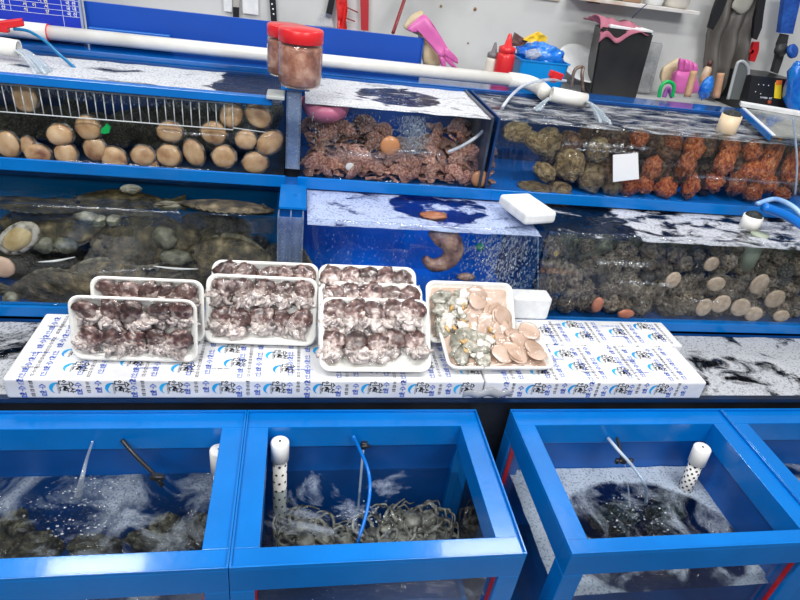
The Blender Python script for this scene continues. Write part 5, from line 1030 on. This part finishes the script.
q.grid(lambda u, v: (x0c + (x1c - x0c) * u + 0.01 * math.sin(v * 9), 2.735 + 0.22 * v - (0.012 if v < .1 else 0), zt_ + 0.022 + 0.012 * math.sin(u * 11 + v * 4) + 0.014 * noise.noise(Vector((u * 4, v * 4, 0))) - (0.085 * max(0, 0.22 - v) / 0.22 * (1.0 - u * .9)) - 0.01 * u), 24, 16, 0.004)
tag(q.build('pink_cloth', mat('pink_cloth', [(0.30, 0.08, 0.13), (0.44, 0.15, 0.21)], scale=14, rough=0.8, bump=0.4), loc=(tl_.x, 2.74, zt_)), 'dusty pink cloth crumpled on top of the black box', 'cloth')
# shelf at the very top with containers
s0, s1 = W(590, 10, Y=2.98), W(690, 14, Y=2.98); s0.z = W(680, 9, Y=2.92).z; q = MB(); q.box((s0.x - 0.10, 2.90, s0.z - 0.016 + 0.0), (s1.x, 3.05, s0.z + 0.0), 0.002); sz = s0.z; SHX = s0.x
tag(q.build('wall_shelf', mat('rusty_white_shelf', [(0.45, 0.30, 0.2), (0.6, 0.58, 0.55), (0.68, 0.67, 0.66)], scale=7, rough=0.5), loc=(s0.x, 3.0, sz - .016)), 'narrow pale shelf at the top edge with rusty rim', 'shelf')
for (a_, b_, h_, m_, lb, nm) in ((601, 618, .05, mat('green_dark', (0.01, 0.16, 0.06), rough=0.4), 'dark green pack at the left of the top shelf', 'green_pack'), (621, 640, .06, mat('carton_brown', (0.30, 0.18, 0.11), rough=0.6), 'brown carton on the top shelf', 'carton')):
    xa, xb = W(a_, 3, Y=2.94).x, W(b_, 3, Y=2.94).x; MBq = MB(); MBq.box((xa, 2.93, sz + .0005), (xb, 3.02, sz + h_), 0.004); tag(MBq.build(nm, m_, loc=(xa, 2.95, sz)), lb, 'box')
for (x_, r_, m_, lb) in ((653, .045, FOAMW, 'white round tub on the top shelf right of the carton'), (676, .060, mat('tub_cream', (0.66, 0.62, 0.56), rough=0.4), 'larger cream tub at the right end of the top shelf')):
    c = W(x_, 5, Y=2.965); MB_ = MB(); MB_.lathe([(r_ * .85, 0), (r_, .02), (r_, .11), (r_ * 1.04, .112), (r_ * 1.04, .125)], (c.x, 2.970, sz + .0005), 24); tag(MB_.build('round_tub', m_, loc=(c.x, 2.97, sz)), lb, 'tub')
line('thin_cord', 'thin dark blue cord dangling from the top shelf to the pink cloth', 'cord', [W(647, 4, Y=2.90), W(640, 10, Y=2.90), W(632, 18, Y=2.93)], 0.0022, mat('navy_cord', (0.02, 0.03, 0.12)))
q = MB(); a_, b_ = W(531, -3, Y=3.02), W(561, 2, Y=3.02); q.box((a_.x, 3.036, b_.z), (b_.x, 3.049, b_.z + 0.06), 0.001); tag(q.build('wall_plaque', mat('beige_plaque', (0.45, 0.38, 0.30), rough=0.5), loc=a_), 'beige plaque cut by the top edge above the tub', 'plaque')
q = MB(); a_, b_ = W(590, -3, Y=3.02), W(600, 4, Y=3.02); q.box((a_.x, 3.02, b_.z), (b_.x, 3.049, b_.z + 0.04), 0.002); tag(q.build('black_clip', BLACKP, loc=a_), 'small black clip at the top edge left of the shelf', 'clip')
for i, (x, y, r_, lb) in enumerate(((441, 6, .006, 'rusty bolt left of two in the wall above the gloves'), (475, 9, .008, 'brown rusty bolt with a stain right of its twin'), (468, 43, .004, 'small dark nail in the wall right of the gloves'))): c = W(x, y, Y=3.05); MB_ = MB(); MB_.lathe([(r_, 0), (r_ * .9, .006), (r_ * .3, .008)], c, 10, axis=(0, -1, 0)); tag(MB_.build('wall_bolt', mat('rust', [(0.10, 0.05, 0.02), (0.35, 0.2, 0.08)], scale=90, rough=0.7), loc=c), lb, 'bolt')
# right cluster on the counter
c = W(651, 70, Y=2.95); T = MB(); T.obox((W(651, 70, Y=2.93).x, 2.975, 1.33), (0.09, 0.05, 0.24), (R(-8), 0, 0), 0.01); tag(T.build('clear_canister', clear_mat('canister', (0.75, 0.77, 0.78), haze=0.4, hazecol=(0.6, 0.61, 0.62), rough=0.1), loc=(c.x, 2.97, 1.21)), 'hazy clear canister against the wall beside the gloves', 'canister')
soft('beige rubber glove lying behind the upright pink one', 'rubber_glove', [(661, 80), (664, 68), (672, 63), (680, 58), (682, 62), (676, 70), (674, 84), (664, 86)], 2.80, 0.03, BEIG, 'glove')
T = thing('rubber_glove', 'pink rubber glove standing upright behind the two wooden handles', 'glove', W(688, 95, Y=2.70))
soft('', 'palm', [(677, 74), (680, 70), (697, 72), (699, 82), (700, 95), (676, 95), (675, 84)], 2.72, 0.04, PINK, '', parent=T)
for i, pts in enumerate(([(679, 74), (681, 58), (685, 59), (685, 73)], [(684, 73), (686, 59), (690, 60), (689, 73)], [(688, 73), (691, 60), (694, 62), (693, 74)], [(692, 74), (695, 62), (698, 65), (697, 76)])): soft('', 'finger', pts, 2.725, 0.025, PINK, '', parent=T, seed=i)
q = MB(); q.tube([W(659, 97, Y=2.56), W(661, 87, Y=2.56), W(666, 82, Y=2.56), (W(672, 83, Y=2.56)), W(674, 88, Y=2.56), W(672, 97, Y=2.56)], 0.008, 10); tag(q.build('green_hoop', mat('green_bright', (0.0, 0.42, 0.09), rough=0.35), loc=W(659, 97, Y=2.56)), 'bright green hoop hooked over the blue ledge', 'hoop')
q = MB(); q.tube([W(664, 97, Y=2.60), W(668, 88, Y=2.60), W(672, 97, Y=2.60)], 0.010, 8); tag(q.build('violet_loop', mat('violet', (0.38, 0.12, 0.42), rough=0.4), loc=W(664, 97, Y=2.60)), 'violet rubber loop seen through the green hoop', 'loop')
for (a_, b_, lb) in (((694, 71), (687, 97), 'wooden knife handle leaning in front of the pink upright glove'), ((721, 73), (716, 98), 'wooden knife handle standing below the grey apron')):
    q = MB(); q.tube([W(*b_, Y=2.56), W((a_[0] + b_[0]) / 2, (a_[1] + b_[1]) / 2, Y=2.57), W(*a_, Y=2.58)], 0.0155, 14, n=3); tag(q.build('wooden_handle', mat('handle_wood', [(0.38, 0.20, 0.11), (0.55, 0.33, 0.2)], scale=12, rough=0.6, bump=0.2), loc=W(*b_, Y=2.56)), lb, 'handle')
T = thing('small_bottle', 'small bottle with amber content and dark cap behind the gloves', 'bottle', W(703, 80, Y=2.85)); b = W(703, 82, Y=2.85); q = MB(); q.lathe([(.018, 0), (.020, .01), (.020, .06), (.012, .075)], b, 16); q.build('bottle', mat('amber', [(0.5, 0.25, 0.1), (0.6, 0.5, 0.4)], scale=30, rough=0.3), T); q = MB(); q.lathe([(.013, .075), (.013, .10)], b, 12); q.build('cap', mat('cap_brown', (0.08, 0.02, 0.02), rough=0.4), T)
q = MB(); q.ball(W(706, 88, Y=2.74), 0.04, (0.8, .6, 1.3), sub=3, amp=0.3, seed=8); tag(q.build('blue_bag', mat('blue_film', (0, 0, 0)), loc=W(706, 96, Y=2.74)), 'small crumpled blue bag right of the upright pink glove', 'bag')
# apron: folded cloth hanging from black straps
APR = mat('grey_apron', [(0.085, 0.078, 0.070), (0.16, 0.148, 0.135)], scale=5, rough=0.45, bump=0.3)
T = thing('apron', 'grey brown rubber apron hanging on the wall by black straps', 'apron', W(730, 60, Y=3.0))
Lp = [(723, -12), (716, 12), (708, 35), (706, 60), (707, 80), (709, 97)]; Rp = [(766, -12), (757, 12), (752, 30), (748, 52), (741, 75), (738, 97)]
def lerpl(Pl, t):
    t *= len(Pl) - 1; i = min(int(t), len(Pl) - 2); f_ = t - i; return (Pl[i][0] * (1 - f_) + Pl[i + 1][0] * f_, Pl[i][1] * (1 - f_) + Pl[i + 1][1] * f_)
def apf(u, v):
    a_, b_ = lerpl(Lp, v), lerpl(Rp, v); p = W(a_[0] * (1 - u) + b_[0] * u, a_[1] * (1 - u) + b_[1] * u, Y=2.96); p.y = 2.96 + 0.022 * math.sin(u * 17 + v * 3) * (0.4 + v) + 0.02 * noise.noise(Vector((u * 3, v * 5, 2))); return p
q = MB(); q.grid(apf, 40, 30, 0.004); q.build('cloth', APR, T)
outline('strap', '', '', [(722, -12), (732, -12), (722, 14), (713, 30), (709, 28), (714, 10)], 2.90, 0.02, BLACKP, T)
outline('strap', '', '', [(762, -12), (768, -12), (764, 12), (762, 28), (757, 40), (753, 38), (755, 18)], 2.90, 0.02, BLACKP, T)
soft('', 'neck_fold', [(731, 8), (738, -6), (757, -8), (750, 10), (742, 16)], 2.935, 0.01, mat('apron_pale', (0.34, 0.33, 0.29), rough=0.5), '', parent=T)
# rounded tray standing
T = MB(); cx_ = W(741, 80, Y=2.80); P = [(728, 99), (736, 68), (739, 62), (744, 62), (748, 68), (748, 78), (743, 100)]
T.tube([W(x, y, Y=2.80) for x, y in P], 0.0075, 8); tag(T.build('tray_rim', mat('tray_grey', (0.42, 0.44, 0.45), rough=0.3), loc=W(728, 99, Y=2.80)), 'x', 'tray'); T_ = bpy.data.objects['tray_rim']
root = thing('standing_tray', 'grey plastic tray with a pale rim standing below the apron', 'tray', tuple(T_.location)); T_.parent = root; T_.location = (0, 0, 0); del T_['category']; del T_['label']
outline('face', '', '', P, 2.802, 0.006, mat('tray_dark', (0.13, 0.14, 0.14), rough=0.4), root)
# red hook, brush, control box
T = thing('red_valve_handle', 'red lever handle fixed on the wall between apron and brush', 'handle', W(755, 52, Y=3.02)); outline('lever', '', '', [(754, 42), (759.5, 42), (759, 50), (755, 62), (750, 61), (751, 52)], 2.99, 0.018, REDP, T); c = W(754, 52, Y=2.99); MB().cyl(c + Vector((-.012, 0, 0)), (c.x - .012, 3.049, c.z), 0.010, seg=12).build('stem', REDP, T)
T = thing('hanging_brush', 'black brush with blue bristle head hanging under a blue sleeve', 'brush', W(783, 60, Y=2.98))
outline('blue_sleeve', '', '', [(786, -10), (803, -10), (793, 34), (780, 33)], 2.93, 0.03, mat('blue_cloth', [(0.005, 0.05, 0.30), (0.01, 0.10, 0.45)], scale=20, rough=0.6, bump=0.5), T)
outline('handle', '', '', [(783, 34), (789, 35), (787, 46), (783, 60), (778, 74), (773, 72), (777, 58), (779, 44)], 2.95, 0.025, mat('brush_dark', (0.03, 0.032, 0.035), rough=0.5), T)
c = W(781, 50, Y=2.93); MB().ball(c, 0.032, (1.1, .7, 1), sub=3, amp=.1).build('head', mat('brush_dark', (0, 0, 0)), T); c = W(790, 52, Y=2.90); MB().lathe([(0.03, 0), (0.034, .006), (0.034, .02), (0.026, .026)], c, 24, axis=(0.3, -0.9, 0.5)).build('pad', mat('pad_blue', [(0.0, 0.05, 0.30), (0.01, 0.10, 0.42)], scale=40, rough=0.5), T)
T = thing('control_box', 'black control box with yellow warning label, lights and knobs', 'control box', W(770, 100, Y=2.78)); PBq = [(745, 82), (793, 80), (791, 108), (745, 99)]
bl, br = W(743, 100, Y=2.78), W(789, 108, Y=2.78); tl, tr = W(748, 79, Y=2.78), W(796, 80, Y=2.78)
yF = 2.74; q = MB(); q._add([Vector((bl.x, yF, 1.2055)), Vector((br.x + .03, yF, 1.2055)), Vector((br.x + .03, 3.0, 1.2055)), Vector((bl.x, 3.0, 1.2055)), Vector((tl.x, yF + .03, tr.z)), Vector((tr.x, yF + .03, tr.z)), Vector((tr.x, 3.0, tr.z)), Vector((tl.x, 3.0, tr.z))], [(0, 1, 5, 4), (1, 2, 6, 5), (2, 3, 7, 6), (3, 0, 4, 7), (4, 5, 6, 7), (3, 2, 1, 0)]); bmesh.ops.bevel(q.bm, geom=q.bm.edges[:], offset=0.004, segments=2, affect='EDGES'); q.build('case', BLACKP, T)
def onface(x, y): 
    p = W(x, y, Y=yF + .012); t = (p.z - 1.2055) / max(.01, (tr.z - 1.2055)); return Vector((p.x, yF + .03 * t - 0.0012, p.z))
q = MB(); q._add([onface(x, y) for x, y in ((777, 83), (784, 82), (781, 99), (774, 98))], [(0, 1, 2, 3)]); q.build('warning_label', mat('label_yellow', [(0.80, 0.50, 0.02), (0.85, 0.65, 0.03)], scale=30, rough=0.4), T)
q = MB(); q._add([onface(x, y) + Vector((0, -.0006, 0)) for x, y in ((778, 81), (784.5, 80.8), (783.5, 85), (777.5, 85.5))], [(0, 1, 2, 3)]); q.build('label_band', mat('label_orange', (0.8, 0.18, 0.04), rough=0.4), T)
q = MB()
for x, y in ((760, 85), (765, 85.5), (770, 86), (789, 87), (793, 88), (756, 92), (761, 94)): c = onface(x, y); q.ball(c, 0.0028, sub=1)
q.build('indicator_light', WHL, T)
q = MB(); write(q, 'POWER  SET', onface(766, 98) + Vector((0, -.001, 0)), (1, 0, 0), (0, 0.15, 1), 0.012); q.build('panel_writing', WHL, T)
for x, y in ((768, 102), (786, 104)): c = onface(x, y); MB().cyl(c, c + Vector((0, -0.012, 0.002)), 0.009, seg=14).build('knob', mat('knob_orange', (0.35, 0.06, 0.02), rough=0.4), T)
soft('crumpled blue plastic bag at the right edge beside the control box', 'blue_bag', [(795, 72), (803, 60), (812, 70), (812, 122), (796, 118), (790, 105)], 2.66, 0.06, mat('blue_film', (0, 0, 0)), 'bag', amp=0.03)
# glass lid slanting over the right end of the upper tank
T = thing('slanting_glass_lid', 'glass lid with blue edge strip slanting over the right upper tank', 'lid', W(765, 118, Y=2.1))
a_, b_, c_, d_ = W(742, 101, Y=2.38), W(782, 122, Y=2.02), W(806, 124, Y=2.02), W(775, 99, Y=2.40)
def lidq(p, q_, r_, s_, th): return [p, q_, r_, s_], Vector((0, 0, th))
P4 = [Vector((W(744, 105, Y=2.36).x, 2.36, 1.285)), Vector((W(776, 128, Y=2.01).x, 2.01, 1.262)), Vector((2.16, 2.01, 1.262)), Vector((2.16, 2.36, 1.285))]
q = MB(); q.prism(P4, (0, 0, 0.006)); q.build('glass', clear_mat('lid_glass', (0.75, 0.78, 0.76), haze=0.3, hazecol=(0.45, 0.45, 0.42), rough=0.05), T)
q = MB(); e0, e1 = P4[0], P4[1]; q.prism([e0 + Vector((-.004, 0, .0065)), e1 + Vector((-.004, 0, .0065)), e1 + Vector((.012, 0, .0065)), e0 + Vector((.012, 0, .0065))], (0, 0, 0.004)); q.build('edge_strip', mat('strip_white', (0.75, 0.78, 0.8), rough=0.3), T)
q = MB(); q.prism([e0 + Vector((-.010, 0, -.012)), e1 + Vector((-.010, 0, -.012)), e1 + Vector((-.0045, 0, -.012)), e0 + Vector((-.0045, 0, -.012))], (0, 0, 0.02)); q.build('blue_edge', BLUE, T)
q = MB(); p0, p1 = W(735, 99, Y=2.46), W(803, 118, Y=2.40); q.prism([Vector((p0.x, 2.41, 1.2900)), Vector((2.40, 2.20, 1.2900)), Vector((2.40, 2.27, 1.2900)), Vector((p0.x + .03, 2.46, 1.2900))], (0, 0, 0.014)); tag(q.build('white_strip', FOAMW, loc=(p0.x, 2.43, 1.29)), 'white foam strip lying along the back of the glass lid', 'strip')
m = MB(); m.tube([W(793, 118, Y=2.0), W(795, 135, Y=1.99), W(797, 165, Y=1.985), W(795, 195, Y=1.985)], 0.004, 8); tag(m.build('clear_hose', HOSEC, loc=W(795, 195, Y=1.985)), 'thin clear hose hanging down the glass at the right edge', 'hose')
# ---------------------------------------------------------------- light
def lamp(loc, size, power, rot=(0, 0, 0), col=(1, 0.98, 0.96)):
    l = bpy.data.lights.new('ceiling_or_fill_light', 'AREA'); l.shape = 'RECTANGLE'; l.size, l.size_y = size; l.energy = power; l.color = col
    o = bpy.data.objects.new('ceiling_or_fill_light', l); o.location = loc; o.rotation_euler = rot; C.objects.link(o)
lamp((-1.24, 2.66, 3.3), (0.6, 0.16), 18)
lamp((1.58, 2.66, 3.3), (0.9, 0.16), 20)
lamp((-1.0, 0.5, 3.3), (1.3, 0.25), 50)
lamp((1.2, 0.5, 3.3), (1.3, 0.25), 50)
lamp((-1.3, -1.2, 3.1), (1.6, 0.4), 50, (R(42), 0, 0))  # added front fill, tilted to brighten the tank interiors
lamp((1.6, -1.2, 3.1), (1.6, 0.4), 50, (R(42), 0, 0))  # second added fill, lights the right-hand tanks through their front glass
w = bpy.data.worlds.new('world'); SC.world = w; w.use_nodes = True
bg = w.node_tree.nodes['Background']; bg.inputs[0].default_value = (0.86, 0.93, 1.0, 1); bg.inputs[1].default_value = 0.30
SC.view_settings.view_transform = 'Standard'; SC.view_settings.look = 'None'; SC.view_settings.exposure = 0.0; SC.view_settings.gamma = 1.0
SC.view_settings.use_curve_mapping = False
SC.cycles.transparent_max_bounces = 24; SC.cycles.max_bounces = 8; SC.cycles.caustics_reflective = False; SC.cycles.caustics_refractive = False
SC.cycles.use_denoising = True
